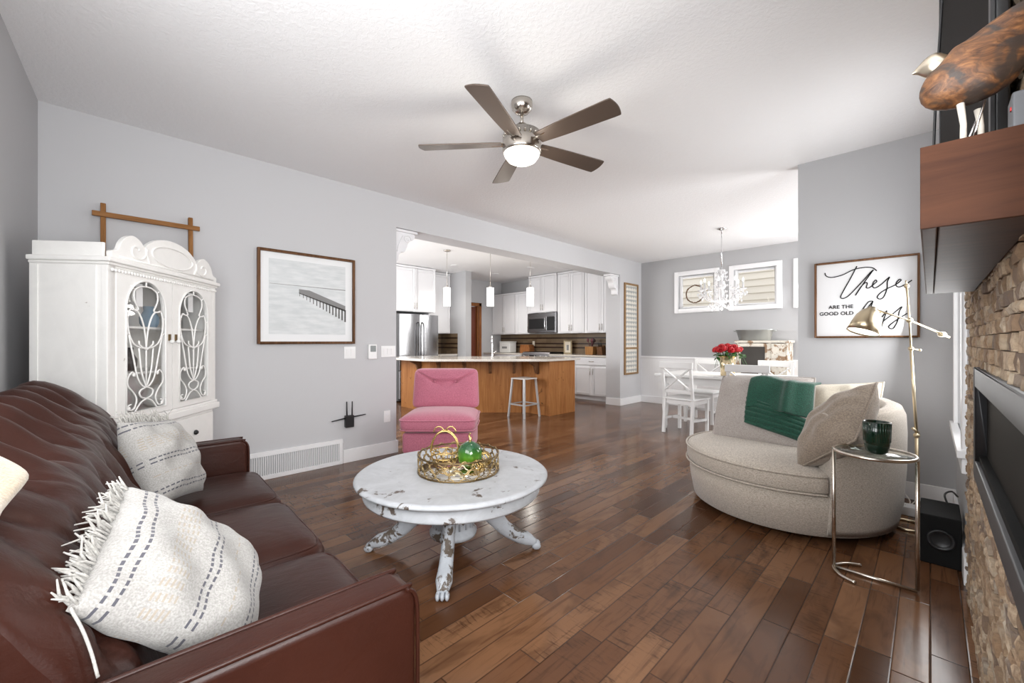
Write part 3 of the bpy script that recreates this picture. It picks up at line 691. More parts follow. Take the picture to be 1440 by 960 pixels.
def door(xa, xb, knobx):
    za, zb_ = .765, 1.573; oxa, oxb = xa+.062, xb-.062; oza, ozt = .80, 1.535; rx = (oxb-oxa)/2; ozs = ozt-rx*1.05; xc = (xa+xb)/2
    arch = [(oxb,oza),(oxb,ozs)]+[(xc+rx*math.cos(PI*i/24), ozs+rx*1.05*math.sin(PI*i/24)) for i in range(1,24)]+[(oxa,ozs),(oxa,oza)]
    w = MB(); f0, f1 = yf-.006, yf+.016
    for y, flip in ((f0,0),(f1,1)):
        outer = [(xb,za),(xb,ozs)]+[(xb,zb_) if i < 12 else (xa,zb_) for i in range(1,24)]+[(xa,ozs),(xa,za)]
        outer = [(xb,za),(xb,ozs)]+[((xc+(xb-xc)*min(1,max(-1,1.9*math.cos(PI*i/24)))), (ozs+(zb_-ozs)*min(1,1.9*math.sin(PI*i/24)))) for i in range(1,24)]+[(xa,ozs),(xa,za)]
        k = len(arch); vs = [(a,y,b) for a,b in arch]+[(a,y,b) for a,b in outer]
        w.add(vs, [(i,i+1,k+i+1,k+i) for i in range(k-1)]+[(k-1,0,k,2*k-1)])
        w_ = None
    k = len(arch); vs = [(a,f0,b) for a,b in arch]+[(a,f1,b) for a,b in arch]; w.add(vs, [(i,(i+1)%k,k+(i+1)%k,k+i) for i in range(k)])
    vs = [(a,f0,b) for a,b in outer]+[(a,f1,b) for a,b in outer]; w.add(vs, [(i,(i+1)%k,k+(i+1)%k,k+i) for i in range(k)])
    d = w.build('door', cm, cb)
    MB().tube([(a,f0-.002,b) for a,b in arch], .005, 8, closed=True).build('arch_bead', cm, d)
    MB().prism(arch, yf+.004, yf+.006, 'xz').build('pane', M['glass'], d)
    w = MB(); wd, hh_ = oxb-oxa, ozt-oza
    for s_ in SP:
        pts = catmull([(oxa+a*wd, yf-.003, oza+b*hh_) for a,b in s_], 5) if len(s_) > 2 else [(oxa+a*wd, yf-.003, oza+b*hh_) for a,b in s_]
        w.tube(pts, .0047, 6)
    for a, b in ((.08,.03),(.92,.03),(.2,.28),(.8,.28)): w.sphere((oxa+a*wd, yf-.003, oza+b*hh_), .012, 10, (1,.5,1))
    w.build('fretwork', cm, d)
    kn = MB().sphere((knobx, yf-.024, 1.19), .013, 12); kn.build('knob', M['china'], d); MB().box(knobx-.009,knobx+.009,yf-.012,yf-.006,1.195,1.235).build('latch', M['darkgold'], d)
door(x0+.052,-.003,-.03); door(.003,x1-.052,.03)
for zz in (1.0,1.265): MB().box(x0+.027,x1-.027,yf+.05,yk-.017,zz,zz+.012).build('shelf', cm, cb)
for a, b in ((x0+.04,-.01),(.01,x1-.04)):
    d = MB().box(a,b,yf-.006,yf+.01,.44,.68).build('drawer', cm, cb, bevel=.004); MB().lathe([(.0,0),(.016,.002),(.017,.010),(.010,.02),(0,.021)],16,Matrix.Translation(((a+b)/2,yf-.006,.57)) @ Matrix.Rotation(PI/2,4,'X')).build('knob', M['black'], d)
for sx in (-1,1):
    for sy in (yf+.04, yk-.03): MB().lathe([(.016,0),(.022,.04),(.016,.08),(.028,.2),(.02,.3),(.032,.33),(.032,.405)],14,Matrix.Translation((sx*(CWD/2-.05),sy,0))).build('leg', cm, cb)
# crockery behind the glass
mc = cb.matrix_basis.copy() if False else (Matrix.Translation((-3.476,.2045,0)) @ Matrix.Rotation(math.radians(142.9),4,'Z'))
def ware(name, label, cat, x, y, z, prof, mat, sub=None):
    o = MB().lathe(prof, 20).build(name, mat, loc=mc @ Vector((x,y,z))); return tag(o, label, cat)
bowl = [(.03,0),(.035,.004),(.06,.03),(.07,.055),(.066,.055),(.055,.03),(.0,.008)]
jug = [(.035,0),(.05,.03),(.052,.07),(.03,.11),(.033,.14),(.028,.14),(.025,.11),(.0,.1)]
plate = [(.0,0),(.05,.002),(.1,.014),(.1,.018),(.05,.006),(0,.005)]
ware('ceramic_vase','teal ceramic vase on the top shelf behind the left cabinet door','vase',-.16,.05,1.278,[(.03,0),(.05,.03),(.055,.09),(.03,.13),(.034,.16),(.029,.16),(.024,.13),(0,.1)],M['teal'])
ware('sugar_bowl','dusky pink china bowl on the top shelf of the white cabinet','bowl',-.33,.03,1.278,bowl,M['rosech'])
ware('sugar_bowl','small pink dish in the middle of the top cabinet shelf','bowl',-.25,-.04,1.278,[(a*.8,b*.8) for a,b in bowl],M['rosech'])
ware('ceramic_vase','pale blue china vase behind the right cabinet door','vase',.14,.04,1.278,jug,M['blueware'])
ware('china_jug','white china jug on the middle shelf of the white cabinet','jug',-.20,.05,1.013,jug,M['china'])
ware('mixing_bowl','blue and white bowl on the middle shelf of the white cabinet','bowl',-.33,.02,1.013,[(a*1.2,b*1.4) for a,b in bowl],M['blueware'])
ware('dark_pitcher','dark pottery pitcher on the middle cabinet shelf beside the centre post','pitcher',-.07,.03,1.013,jug,M['darkware'])
ware('dark_crock','tall dark pottery crock on the cabinet floor at the left','crock',-.37,.0,.762,[(.05,0),(.06,.05),(.06,.16),(.05,.2),(.045,.2),(.05,.16),(0,.02)],M['darkware'])
ware('serving_dish','blue grey serving dish on the bottom shelf of the cabinet','dish',-.22,.03,.762,[(a*1.3,b*1.5) for a,b in bowl],M['blueware'])
ware('white_tureen','white china tureen on the cabinet floor behind the right door','tureen',.2,.03,.762,[(.05,0),(.08,.03),(.09,.08),(.06,.12),(.02,.14),(0,.15)],M['china'])
for s, lb in ((-.235,'left'),(.235,'right')):
    o = MB().box(-.026,.026,-.001,.001,-.13,0); o = o.build('paper_tag', M['tissue'], loc=mc @ Vector((s,yf+.024,1.52)), rot=(0,0,math.radians(142.9))); tag(o, 'white paper tag hanging inside the %s glass door of the cabinet' % lb, 'tag')
# blanket ladder against the wall
ld = thing('blanket_ladder', 'brown wooden blanket ladder leaning on the wall behind the white cabinet', 'ladder', (-3.86,.29,0))
def lx(z): return .16*(z/2.13)*-1
for y in (-.245,.235): MB().bar((.0,y,0),(-.17,y,2.14),.035,.028,(0,1,0)).build('rail', M['ladder_wood'], ld, bevel=.004)
for z in (.4,.85,1.3,2.06):
    MB().bar((.022-.17*z/2.14,-.30,z),(.022-.17*z/2.14,.29,z),.022,.034).build('rung', wood('rung_oak_%d' % int(z*100), (.2,.085,.025), (.36,.17,.06), 1, .45), ld, bevel=.003)

# ------------------------------------------------------------------ left wall fittings
pf = thing('framed_print', 'framed black and white photograph of a long pier on the left wall', 'picture', (XL+.001,1.405,1.58))
hw, hh = .425, .412; fwd_ = .022
w = MB(); w.box(0,.035,-hw,-hw+fwd_,-hh,hh); w.box(0,.035,hw-fwd_,hw,-hh,hh); w.box(0,.035,-hw+fwd_,hw-fwd_,hh-fwd_,hh); w.box(0,.035,-hw+fwd_,hw-fwd_,-hh,-hh+fwd_); w.build('frame', M['frame_wood'], pf, bevel=.002)
MB().box(.004,.012,-hw+fwd_,hw-fwd_,-hh+fwd_,hh-fwd_).build('mat', M['mat_board'], pf)
pr = MB().box(.0122,.0132,-.335,.335,-.325,.335).build('print', M['print'], pf)
# pier: deck and pilings printed on the sheet
w = MB(); X = .0134
w.add([(X,-.09,.085),(X,.0,.080),(X,.335,-.045),(X,.335,-.085),(X,-.09,.05)],[(0,1,2,3,4)]); 
w.add([(X,-.33,.115),(X,.335,.105),(X,.335,.112),(X,-.33,.118)],[(0,1,2,3)])
w.build('pier_deck', M['ink2'], pr)
w = MB(); X = .0136
for i in range(15):
    f = i/14; y = -.085+.41*f; zt_ = .055-.135*f; l = .035+.085*f; ww = .004+.010*f
    w.add([(X,y,zt_),(X,y+ww,zt_-.004),(X,y+ww,zt_-l),(X,y,zt_-l)],[(0,1,2,3)])
w.add([(X,-.09,.052),(X,.335,-.083),(X,.335,-.10),(X,-.09,.045)],[(0,1,2,3)])
w.build('pier_pilings', M['ink'], pr)
def plate_(name, y, z, wd, ht, label, cat, rockers):
    o = thing(name, label, cat, (XL,y,z)); MB().box(0,.006,-wd/2,wd/2,-ht/2,ht/2).build('cover_plate', M['plastic'], o, bevel=.002)
    for i in range(rockers):
        yy = (i-(rockers-1)/2)*.046; MB().prism([(.006,-.033),(.009,-.033),(.012,.033),(.006,.033)], yy-.016, yy+.016, 'xz').build('rocker', M['plastic'], o, bevel=.001)
    return o
plate_('light_switch',1.79,1.08,.115,.118,'white double light switch plate below the pier picture','light switch',2)
plate_('light_switch',2.205,1.085,.165,.118,'white triple light switch plate beside the kitchen opening','light switch',3)
th = thing('thermostat','white wall thermostat with small grey screen between the switches','thermostat',(XL,2.02,1.085))
MB().box(0,.028,-.045,.045,-.075,.075).build('case', M['plastic'], th, bevel=.005); MB().box(.028,.030,-.028,.032,.0,.062).build('screen', plain('lcd_grey', (.22,.24,.24), .3), th)
ou = thing('wall_outlet','white power outlet low on the wall beside the kitchen opening','outlet',(XL,2.19,.40))
MB().box(0,.006,-.037,.037,-.06,.06).build('cover_plate', M['plastic'], ou, bevel=.002)
for zz in (-.025,.025): MB().box(.006,.008,-.016,.016,zz-.014,zz+.014).build('socket', M['trim'], ou, bevel=.001)
wf = thing('wifi_extender','small black plug-in device with four antennas low on the left wall','wifi extender',(XL,1.775,.41))
MB().box(0,.045,-.042,.042,-.062,.055).build('body', M['black'], wf, bevel=.006)
for a, b in (((.022,-.04,.03),(.022,-.17,.015)),((.022,.04,.035),(.022,.17,.045)),((.012,-.018,.05),(.012,-.02,.19)),((.03,.025,.05),(.03,.027,.19))): MB().tube([a,b],[.007,.005],8).build('antenna', M['black'], wf)
vg = thing('return_air_grille','long white return air grille at floor level in the left wall','grille',(XL+.001,1.275,.0))
w = MB(); L = .44
w.box(0,.018,-L,L,.0,.035); w.box(0,.018,-L,L,.205,.24); w.box(0,.018,-L,-L+.035,.035,.205); w.box(0,.018,L-.035,L,.035,.205); w.build('frame', M['trim'], vg, bevel=.003)
w = MB()
for k in range(48): yy = -L+.042+(2*L-.084)*k/47; w.box(.002,.012,yy-.0035,yy+.0035,.035,.205)
w.build('grille', M['trim'], vg); MB().box(0,.002,-L+.03,L-.03,.03,.21).build('backing', plain('grille_shadow', (.45,.45,.46), .8), vg)
# corbels under the header
def corbel(x, y, fy, label):
    o = thing('corbel', label, 'corbel', (x,y,2.42)); pts = [(0,0),(.24,0),(.24,-.06),(.20,-.085),(.165,-.12),(.15,-.17),(.12,-.215),(.08,-.225),(.055,-.26),(.05,-.32),(0,-.34)]
    pp = [(p.x,p.y) for p in catmull([(a,b,0) for a,b in pts],3)]
    MB().prism([(fy*a,b-.03) for a,b in pp], -.06, .06, 'yz').build('bracket', M['white'], o, bevel=.005)
    MB().box(-.08,.08,0,fy*.28,-.03,-.001).build('cap', M['white'], o, bevel=.006)
    w = MB()
    for s in (-.062,.062):
        w.tube([(s,fy*(.155+.05*(1-i/26)*math.cos(i*.38)),-.10+.05*(1-i/26)*math.sin(i*.38)) for i in range(24)], .007, 7); w.tube(catmull([(s,fy*.1,-.07),(s,fy*.06,-.15),(s,fy*.03,-.25)],5), .007, 7)
    w.build('scroll', M['white'], o)
corbel(-4.16,2.301,1,'white scrolled corbel at the left top of the kitchen opening'); corbel(-4.16,6.889,-1,'white scrolled corbel at the right top of the kitchen opening')
# tall carved panel on the wall stub
ap = thing('wall_panel_art','tall wooden framed panel of pale scrollwork on the wall stub by the dining room','wall art',(XL+.001,7.275,1.43))
w = MB(); hw, hh = .255, .865; b = .032
w.box(0,.03,-hw,-hw+b,-hh,hh); w.box(0,.03,hw-b,hw,-hh,hh); w.box(0,.03,-hw+b,hw-b,hh-b,hh); w.box(0,.03,-hw+b,hw-b,-hh,-hh+b); w.box(0,.03,-hw+b,hw-b,-.385,-.35); w.build('frame', wood('panel_frame', (.25,.15,.07), (.4,.26,.14), 2, .5), ap, bevel=.002)
MB().box(.002,.008,-hw+b,hw-b,-hh+b,hh-b).build('backing', plain('panel_backing', (.76,.73,.66), .7), ap)
w = MB(); wl = MB(); wu = w; R = random.Random(2)
for iy in range(5):
    for iz in range(20):
        cy = -.176+.088*iy; cz = -.79+.083*iz
        if abs(cz+.368) < .05: continue
        w = wl if cz < -.368 else wu
        for s in (-1,1): w.tube([(.012,cy+s*.02+.019*(1-i/14)*math.cos(i*.6)*s,cz+.03*(1-i/14)*math.sin(i*.6)) for i in range(13)], .0038, 5)
        w.tube([(.012,cy,cz-.036),(.012,cy,cz+.036)], .003, 5)
gs = plain('grey_scroll', (.52,.54,.54), .6); wu.build('scrollwork', gs, ap); wl.build('scrollwork', gs, ap)

# ------------------------------------------------------------------ coffee table and tray
ct = thing('coffee_table','round distressed white pedestal coffee table with clawed feet','coffee table',(-1.93,1.455,0))
MB().lathe([(0,.425),(.50,.425),(.525,.428),(.537,.436),(.537,.444),(.527,.452),(.515,.455),(.505,.4525),(0,.4525)],72).build('tabletop', M['chippy_tab'], ct)
MB().lathe([(.44,.352),(.487,.352),(.492,.362),(.485,.37),(.485,.425),(.44,.425)],72).build('apron', M['chippy_tab'], ct)
MB().lathe([(.0,.085),(.095,.085),(.13,.095),(.135,.115),(.115,.13),(.11,.15),(.118,.22),(.12,.30),(.105,.33),(.14,.345),(.14,.38),(0,.38)],40).build('pedestal', M['chippy_leg'], ct)
w = MB()
for k in range(18): q = 2*PI*k/18; w.tube([(.116*math.cos(q),.116*math.sin(q),.15),(.121*math.cos(q),.121*math.sin(q),.31)], .006, 6)
w.build('fluting', M['chippy_leg'], ct)
def claw(q):
    cl = [(.09,.27),(.15,.255),(.22,.20),(.29,.125),(.36,.08),(.42,.058),(.47,.035)]; hh = [.055,.062,.052,.04,.036,.034,.018]; ww = [.03,.035,.033,.033,.036,.040,.026]
    R_ = Matrix.Rotation(q,4,'Z'); c = catmull([(a,0,b) for a,b in cl],4); n = len(c)-1
    def fn(u, v):
        i = int(round(v*n)); f = v*(len(cl)-1); k = min(int(f),len(cl)-2); g = f-k; h_ = hh[k]*(1-g)+hh[k+1]*g; w_ = ww[k]*(1-g)+ww[k+1]*g
        a = 2*PI*u; t_ = (c[min(i+1,n)]-c[max(i-1,0)]).normalized(); up = Vector((-t_.z,0,t_.x))
        cc, ss = math.cos(a), math.sin(a); p = c[i]+up*h_*math.copysign(abs(ss)**.8,ss)+Vector((0,w_*math.copysign(abs(cc)**.8,cc),0)); p.z = max(p.z,.002); return p
    w = MB().grid(fn, 18, n, R_, wrap_u=True)
    w.f.append(tuple(range(18))); w.sm.append(True); w.f.append(tuple(n*18+i for i in range(18))); w.sm.append(True)
    for s in (-.022,0,.022): w.add([v for v in MB().sphere((.475,s,.022),.020,10,(1.3,.55,1)).v], MB().sphere((0,0,0),.02,10).f, True, R_)
    w.build('leg', M['chippy_leg'], ct)
for k in range(4): claw(math.radians(-45+90*k+2))
tz = .4525
TC = Vector((-1.913,1.48,tz)); TR = .228
tr = thing('decorative_tray','round gold openwork tray with mirrored base on the coffee table','tray',TC)
MB().lathe([(0,0.001),(TR,0.001),(TR,.009),(0,.009)],48).build('mirror_base', M['mirror'], tr)
w = MB()
for zz in (.006,.100): w.tube([(TR*math.cos(2*PI*i/56),TR*math.sin(2*PI*i/56),zz) for i in range(56)], .005, 7, closed=True)
w.build('rim', M['darkgold'], tr)
w = MB(); n = 18
for k in range(n):
    q0 = 2*PI*k/n
    for zc in (.030,.077):
        pts = []
        for i in range(24):
            a = 2*PI*i/24; r_ = .0275*(1+.22*math.cos(4*a)); qq = q0+(r_*1.35*math.cos(a))/TR+(PI/n if zc > .04 else 0); pts.append((TR*math.cos(qq),TR*math.sin(qq),zc+r_*math.sin(a)))
        w.tube(pts, .0032, 5, closed=True)
w.build('lattice', plain('lattice_bronze', (.40,.29,.14), .3, 1), tr)
ap_ = thing('glass_ornament','green glass fruit ornament with stem standing in the gold tray','ornament',TC+Vector((.035,.055,.010))); ap_.scale = (1.2,1.2,1.2)
MB().lathe([(0,.004),(.028,0),(.048,.02),(.06,.05),(.058,.085),(.045,.11),(.022,.122),(.010,.128),(0,.126)],28).build('body', M['apple_glass'], ap_)
MB().tube(catmull([(0,0,.122),(.002,.0,.14),(-.006,.0,.155),(.0,.004,.165)],4), [.008]*4+[.006]*4+[.004]*5, 8).build('stem', M['gold'], ap_)
bs = thing('wire_basket','small gold wire basket with double loop handle in the tray','basket',TC+Vector((-.085,-.035,.010))); bs.scale = (1.15,1.15,1.15)
w = MB()
for zz, r_ in ((.003,.045),(.05,.066),(.078,.07)): w.tube([(r_*math.cos(2*PI*i/28),r_*math.sin(2*PI*i/28),zz) for i in range(28)], .003, 6, closed=True)
for k in range(12): q = 2*PI*k/12; w.tube([(.045*math.cos(q),.045*math.sin(q),.003),(.066*math.cos(q+.25),.066*math.sin(q+.25),.05),(.07*math.cos(q+.4),.07*math.sin(q+.4),.078)], .0024, 5)
w.build('wire_bowl', M['gold'], bs)
w = MB()
for o_ in (-.012,.012): w.tube(catmull([RIGHT*.07*math.cos(a)+FWD*o_+UP*(.076+.105*math.sin(a)) for a in [PI*i/10 for i in range(11)]],3), .0045, 7)
for s in (-1,1): w.tube([RIGHT*(s*.03+.026*math.cos(a))+UP*(.172+.030*math.sin(a)) for a in [PI*i/12 for i in range(13)]], .0035, 6)
w.build('handle', M['gold'], bs)
for i, (dx, dy, dz, r_, lb) in enumerate(((.135,.02,.010,.045,'gold wire knot ornament beside the green glass fruit in the tray'),(.075,-.10,.010,.035,'smaller gold wire knot ornament at the front of the tray'))):
    o = thing('wire_knot', lb, 'ornament', TC+RIGHT*.145+FWD*.03+UP*.010 if i == 0 else TC+RIGHT*.115-FWD*.075+UP*.010, group=None); w = MB()
    for k in range(7):
        a = k*.9; ax = Vector((math.sin(a*1.7),math.cos(a*2.3),math.sin(a)+.2)).normalized(); u = ax.orthogonal().normalized(); v = ax.cross(u)
        w.tube([Vector((0,0,r_+.003))+(u*math.cos(2*PI*j/22)+v*math.sin(2*PI*j/22))*(r_-.003) for j in range(22)], .0032, 5, closed=True)
    w.build('loops', M['gold'], o)
o = thing('quatrefoil_charm','pale gold quatrefoil ornament leaning inside the tray front','ornament',TC-FWD*.165+RIGHT*.03+UP*.010)
w = MB()
for s, r_ in ((-.035,.018),(.012,.026)):
    pts = []
    for i in range(28): a = 2*PI*i/28; rr_ = r_*(1+.2*math.cos(4*a)); pts.append(RIGHT*(s+rr_*math.cos(a))+UP*(.033+rr_*math.sin(a)))
    w.tube(pts, .004, 6, closed=True)
w.build('outline', plain('pale_gold', (.8,.72,.5), .3, 1), o)

# ------------------------------------------------------------------ pink slipper chair
pc_ = thing('slipper_chair','pink velvet armless slipper chair in front of the kitchen opening','chair',(-3.56,2.54,0),PI/4)   # local -Y faces the photographer
pk = M['pink']
MB().box(-.345,.345,-.27,.30,.10,.30).build('base', pk, pc_, bevel=.03, bseg=4)
def scush(hx, hy, hz, c, ex=.25, dome=.02, tilt=0):
    def fn(u, v):
        q = 2*PI*u; ph = PI*(v-.5)
        cs = lambda a, p: math.copysign(abs(math.cos(a))**p, math.cos(a)); sn = lambda a, p: math.copysign(abs(math.sin(a))**p, math.sin(a))
        X = cs(ph,.4)*cs(q,ex); Y = cs(ph,.4)*sn(q,ex); Z = sn(ph,.7); d = dome*(1-X*X)*(1-Y*Y)*(1 if Z > 0 else 0)
        return (c[0]+hx*X, c[1]+hy*Y, c[2]+hz*Z+d)
    return MB().grid(fn, 48, 24, wrap_u=True)
s_ = scush(.372,.315,.095,(0,-.01,.39),.22,.02).build('seat', pk, pc_)
def loop(hx, hy, c, z, r=.006): 
    pts = []
    for i in range(60):
        q = 2*PI*i/60; cs = math.copysign(abs(math.cos(q))**.22, math.cos(q)); sn = math.copysign(abs(math.sin(q))**.22, math.sin(q)); pts.append((c[0]+hx*cs, c[1]+hy*sn, z))
    return MB().tube(pts, r, 7, closed=True)
loop(.374,.317,(0,-.01),.43).build('piping', pk, s_); loop(.369,.312,(0,-.01),.335).build('piping', pk, s_)
def pback(u, v):
    q = 2*PI*u; ph = PI*(v-.5)
    cs = lambda a, p: math.copysign(abs(math.cos(a))**p, math.cos(a)); sn = lambda a, p: math.copysign(abs(math.sin(a))**p, math.sin(a))
    X = cs(ph,.4)*cs(q,.2); Z = cs(ph,.4)*sn(q,.2); Y = sn(ph,.8)
    x = .355*X*(1-.03*Z); z = .215*Z; th_ = .085
    pf_ = 0
    if Y < 0:
        pf_ = .018*(1-X*X)*(1-Z*Z)
        for bx_ in (-.11,.11): pf_ -= .035*math.exp(-(((x-bx_)/.055)**2+((z-.075)/.028)**2))
        line = z-(.075+max(0,(abs(x)-.11))*.55); pf_ -= .026*math.exp(-(line/.013)**2)
    return (x, .255+th_*Y-pf_+.10*(z+.215), .68+z)
b_ = MB().grid(pback, 80, 56, wrap_u=True).build('backrest', pk, pc_)
for s in (-.11,.11): MB().sphere((s,.255-.085+.10*.29+.012,.757), .013, 10, (1,.6,1)).build('button', pk, b_)
for sx in (-.28,.28):
    for sy in (-.21,.25): MB().lathe([(.015,0),(.024,.1)],10,Matrix.Translation((sx,sy,0))).build('leg', M['frame_wood'], pc_)

# ------------------------------------------------------------------ swivel chair with cushions
SC = Vector((-.742,3.52,0)); SR = .64
sw = thing('swivel_chair','round oatmeal fabric swivel cuddle chair beside the fireplace window','armchair',SC)
MB().lathe([(0,.0),(.40,.0),(.40,.045),(0,.045)],40).build('swivel_base', M['black_matte'], sw)
MB().lathe([(0,.046),(.585,.046),(.60,.055),(.625,.20),(.632,.29),(.60,.298),(0,.298)],72).build('drum', M['boucle'], sw)
A0, A1 = math.radians(-58), math.radians(132)
def shell(u, v):
    a = A0+(A1-A0)*u; q = v*14; prof = [(.605,.06),(.63,.20),(.642,.40),(.645,.60),(.640,.70),(.622,.742),(.585,.757),(.545,.750),(.520,.725),(.508,.66),(.50,.50),(.495,.30),(.52,.285),(.58,.2),(.605,.06)]
    i = min(int(q),13); g = q-i; r = prof[i][0]*(1-g)+prof[i+1][0]*g; z = prof[i][1]*(1-g)+prof[i+1][1]*g
    rise = .05*math.sin(PI*u) if z > .4 else 0
    return (r*math.cos(a), r*math.sin(a), z+rise*(z-.4)/.35)
w = MB().grid(shell, 60, 42)
m_ = 61
w.f.append(tuple(j*m_ for j in range(42))); w.sm.append(False); w.f.append(tuple(j*m_+60 for j in range(41,-1,-1))); w.sm.append(False)
sh = w.build('backrest', M['boucle'], sw)
for aa in (A0, A1):
    pr_ = [(.642,.10),(.652,.40),(.655,.60),(.648,.705),(.622,.752),(.585,.765),(.54,.757),(.513,.72),(.503,.5),(.5,.44)]
    MB().tube(catmull([(r*math.cos(aa), r*math.sin(aa), z) for r,z in pr_],4), .006, 7).build('piping', M['boucle'], sh)
# seat cushion: full disc between the arms, front edge flush with the drum
A2 = A1-2*PI
outl = []
for i in range(50): a = A0-.02+(A2+.04-A0)*i/49; outl.append((.648*math.cos(a), .648*math.sin(a)))
for i in range(1,30): a = A1-.02+(A0+.02-A1)*i/30+0; outl.append((.490*math.cos(a), .490*math.sin(a)))
def cushion_from(outline, z0, z1, edge=.022):
    n = len(outline); cx = sum(p[0] for p in outline)/n; cy = sum(p[1] for p in outline)/n; w = MB(); vs = []
    rows = [(.0,z0),(.90,z0),(.98,z0+.006),(1.0,z0+edge),(1.0,z1-edge),(.985,z1-.006),(.94,z1+.004),(.8,z1+.016),(.5,z1+.026),(.0,z1+.03)]
    for s, z in rows:
        for p in outline: vs.append((cx+(p[0]-cx)*s, cy+(p[1]-cy)*s, z))
    fs = [(j*n+i, j*n+(i+1)%n, (j+1)*n+(i+1)%n, (j+1)*n+i) for j in range(len(rows)-1) for i in range(n)]
    w.add(vs, fs, True); return w
sc_ = cushion_from(outl,.302,.418).build('seat_cushion', M['boucle'], sw)
for zz in (.412,.308): MB().tube([(.652*math.cos(A0-.03+(A2+.06-A0)*i/50), .652*math.sin(A0-.03+(A2+.06-A0)*i/50), zz) for i in range(51)], .0065, 7).build('piping', M['boucle'], sc_)
def cushion(name, label, wd, ht, th, mat, c, n, imgup, seed, group=None, pip=True, pinch=.05, box=0):
    o = thing(name, label, 'cushion', c, group=group); o.rotation_mode = 'QUATERNION'
    pm = pillow_mb(wd,ht,th,pinch,seed,34,.006).build('cover', mat, o)
    if pip:
        pts = []
        for side in range(4):
            for k in range(12):
                tt = -1+2*k/12; u, v = [(tt,-1),(1,tt),(-tt,1),(-1,-tt)][side]; pts.append((u*wd/2*(1-pinch*(1-v*v)*abs(u)), v*ht/2*(1-pinch*(1-u*u)*abs(v)), 0))
        MB().tube(pts, .006, 6, closed=True).build('piping', mat, o)
    o.rotation_quaternion = basis(n, imgup, Vector(c)-Vector((0,0,EYE))).to_quaternion(); return o
cushion('back_cushion','large grey chenille cushion under the green throw on the swivel chair',.66,.56,.25,M['grey_fab'],(-.93,3.67,.655),(-.10,-.86,.42),(14,-100),11,pinch=-.02)
cushion('scatter_cushion','taupe box cushion leaning on the near arm of the swivel chair',.47,.47,.25,M['brown_fab'],W(1176,600,2.50),(-.74,-.30,.56),(42,-100),12,pinch=.0)
cushion('scatter_cushion','cream cushion propped behind the taupe one on the swivel chair',.50,.42,.15,M['cream_fab'],(-.47,3.82,.695),(-.25,-.80,.45),(10,-100),13)
# green knitted throw over the grey cushion
gt = thing('knitted_throw','emerald green knitted throw folded over the grey cushion','throw',(-.80,3.62,.0))
GN = Vector((-.10,-.86,.42)).normalized(); GU = Vector((1,0,0)); GU = (GU-GN*GU.dot(GN)).normalized(); GV = GN.cross(GU)
if GV.z < 0: GV = -GV
GC = Vector((-.955,3.665,.69))-Vector((-.80,3.62,0))
def gfold(layer):
    def fn(u, v):
        s = -.02+.40*u+.05*v*layer; t_ = .282-.33*v-.05*u-.03*(1-u)**6+.012*math.sin(7*u)
        # follow the cushion front, roll over its top
        if v < .25: k = (.25-v)/.25; back = -.22*k; top = .02*math.sin(PI*k)
        else: back = 0; top = 0
        e = max(0,(1-abs((s-.05)/.34)**2.4))*max(0,(1-abs(min(t_,.25)/.28)**2.4)); surf = .125*e**.5
        fold = .014*math.sin(8*u+2.5*v)+.03*math.exp(-((u-.66)/.07)**2)*(1 if v > .1 else 0)
        p = GC+GU*s+GV*min(t_,.25+top)+GN*(max(surf,.03)+.022+.014*layer+fold+back*.75)
        return tuple(p)
    return fn
g0 = MB().grid(gfold(0), 30, 34).build('upper_layer', M['green_knit'], gt, solid=.018, sub=1)
def glow(u, v):
    s = -.03+.40*u; t_ = .02-.20*v-.13*u*(1-v*.3); e = max(0,(1-abs((s-.05)/.34)**2.4))*max(0,(1-abs(t_/.28)**2.4)); p = GC+GU*s+GV*t_+GN*(.125*e**.5+.016+.006*math.sin(34*v+5*u)); return tuple(p)
MB().grid(glow, 24, 24).build('lower_layer', M['green_knit'], gt, solid=.016, sub=1)

# ------------------------------------------------------------------ side table, tumbler, lamp, speaker
tb = thing('side_table','slim nickel side table with round glass top beside the swivel chair','side table',(-.2,2.75,0))
RT = .158; NK = plain('satin_nickel', (.66,.6,.53), .25, 1)
MB().tube([(RT*math.cos(2*PI*i/48),RT*math.sin(2*PI*i/48),.635) for i in range(48)], .0085, 8, closed=True).build('ring', NK, tb)
MB().lathe([(0,.633),(RT-.004,.633),(RT-.004,.641),(0,.641)],48).build('glass_top', glass('table_glass',(.82,.88,.86),.25), tb)
for s in (-1,1): MB().tube([(s*RT,0,.635),(s*RT,0,.016)], .0085, 8).build('post', NK, tb)
MB().tube([(-RT,0,.010),(RT,0,.010)], .0085, 8).build('base_bar', NK, tb)
for s in (-1,): MB().tube(catmull([(-RT+.10,-.115,.009),(-RT+.045,-.085,.009),(-RT+.006,-.03,.010),(-RT,0,.012),(-RT+.006,.03,.010),(-RT+.045,.085,.009),(-RT+.10,.115,.009)],5), .0085, 8).build('foot', NK, tb)
cp_ = thing('candle_tumbler','dark green ribbed glass tumbler on the round side table','tumbler',(-.185,2.72,.642)); cp_.scale = (.74,.74,1.0)
MB().lathe([(0,.0),(.042,.0),(.058,.012),(.068,.045),(.072,.10),(.072,.155),(.066,.155),(.064,.10),(.058,.03),(0,.02)],40).build('body', M['dark_green'], cp_)
w = MB()
for k in range(30): q = 2*PI*k/30; w.tube([(.0685*math.cos(q),.0685*math.sin(q),.06),(.0725*math.cos(q),.0725*math.sin(q),.15)], .003, 5)
w.build('ribs', M['green_glass'], cp_)
LD = 2.66
fl = thing('floor_lamp','tall brass pharmacy floor lamp with jointed arm beside the swivel chair','floor lamp',W(1291,742,LD)-UP*0)
lo = Vector(fl.location); lo.z = 0; fl.location = lo
L = lambda px, py, d=LD: W(px,py,d)-lo
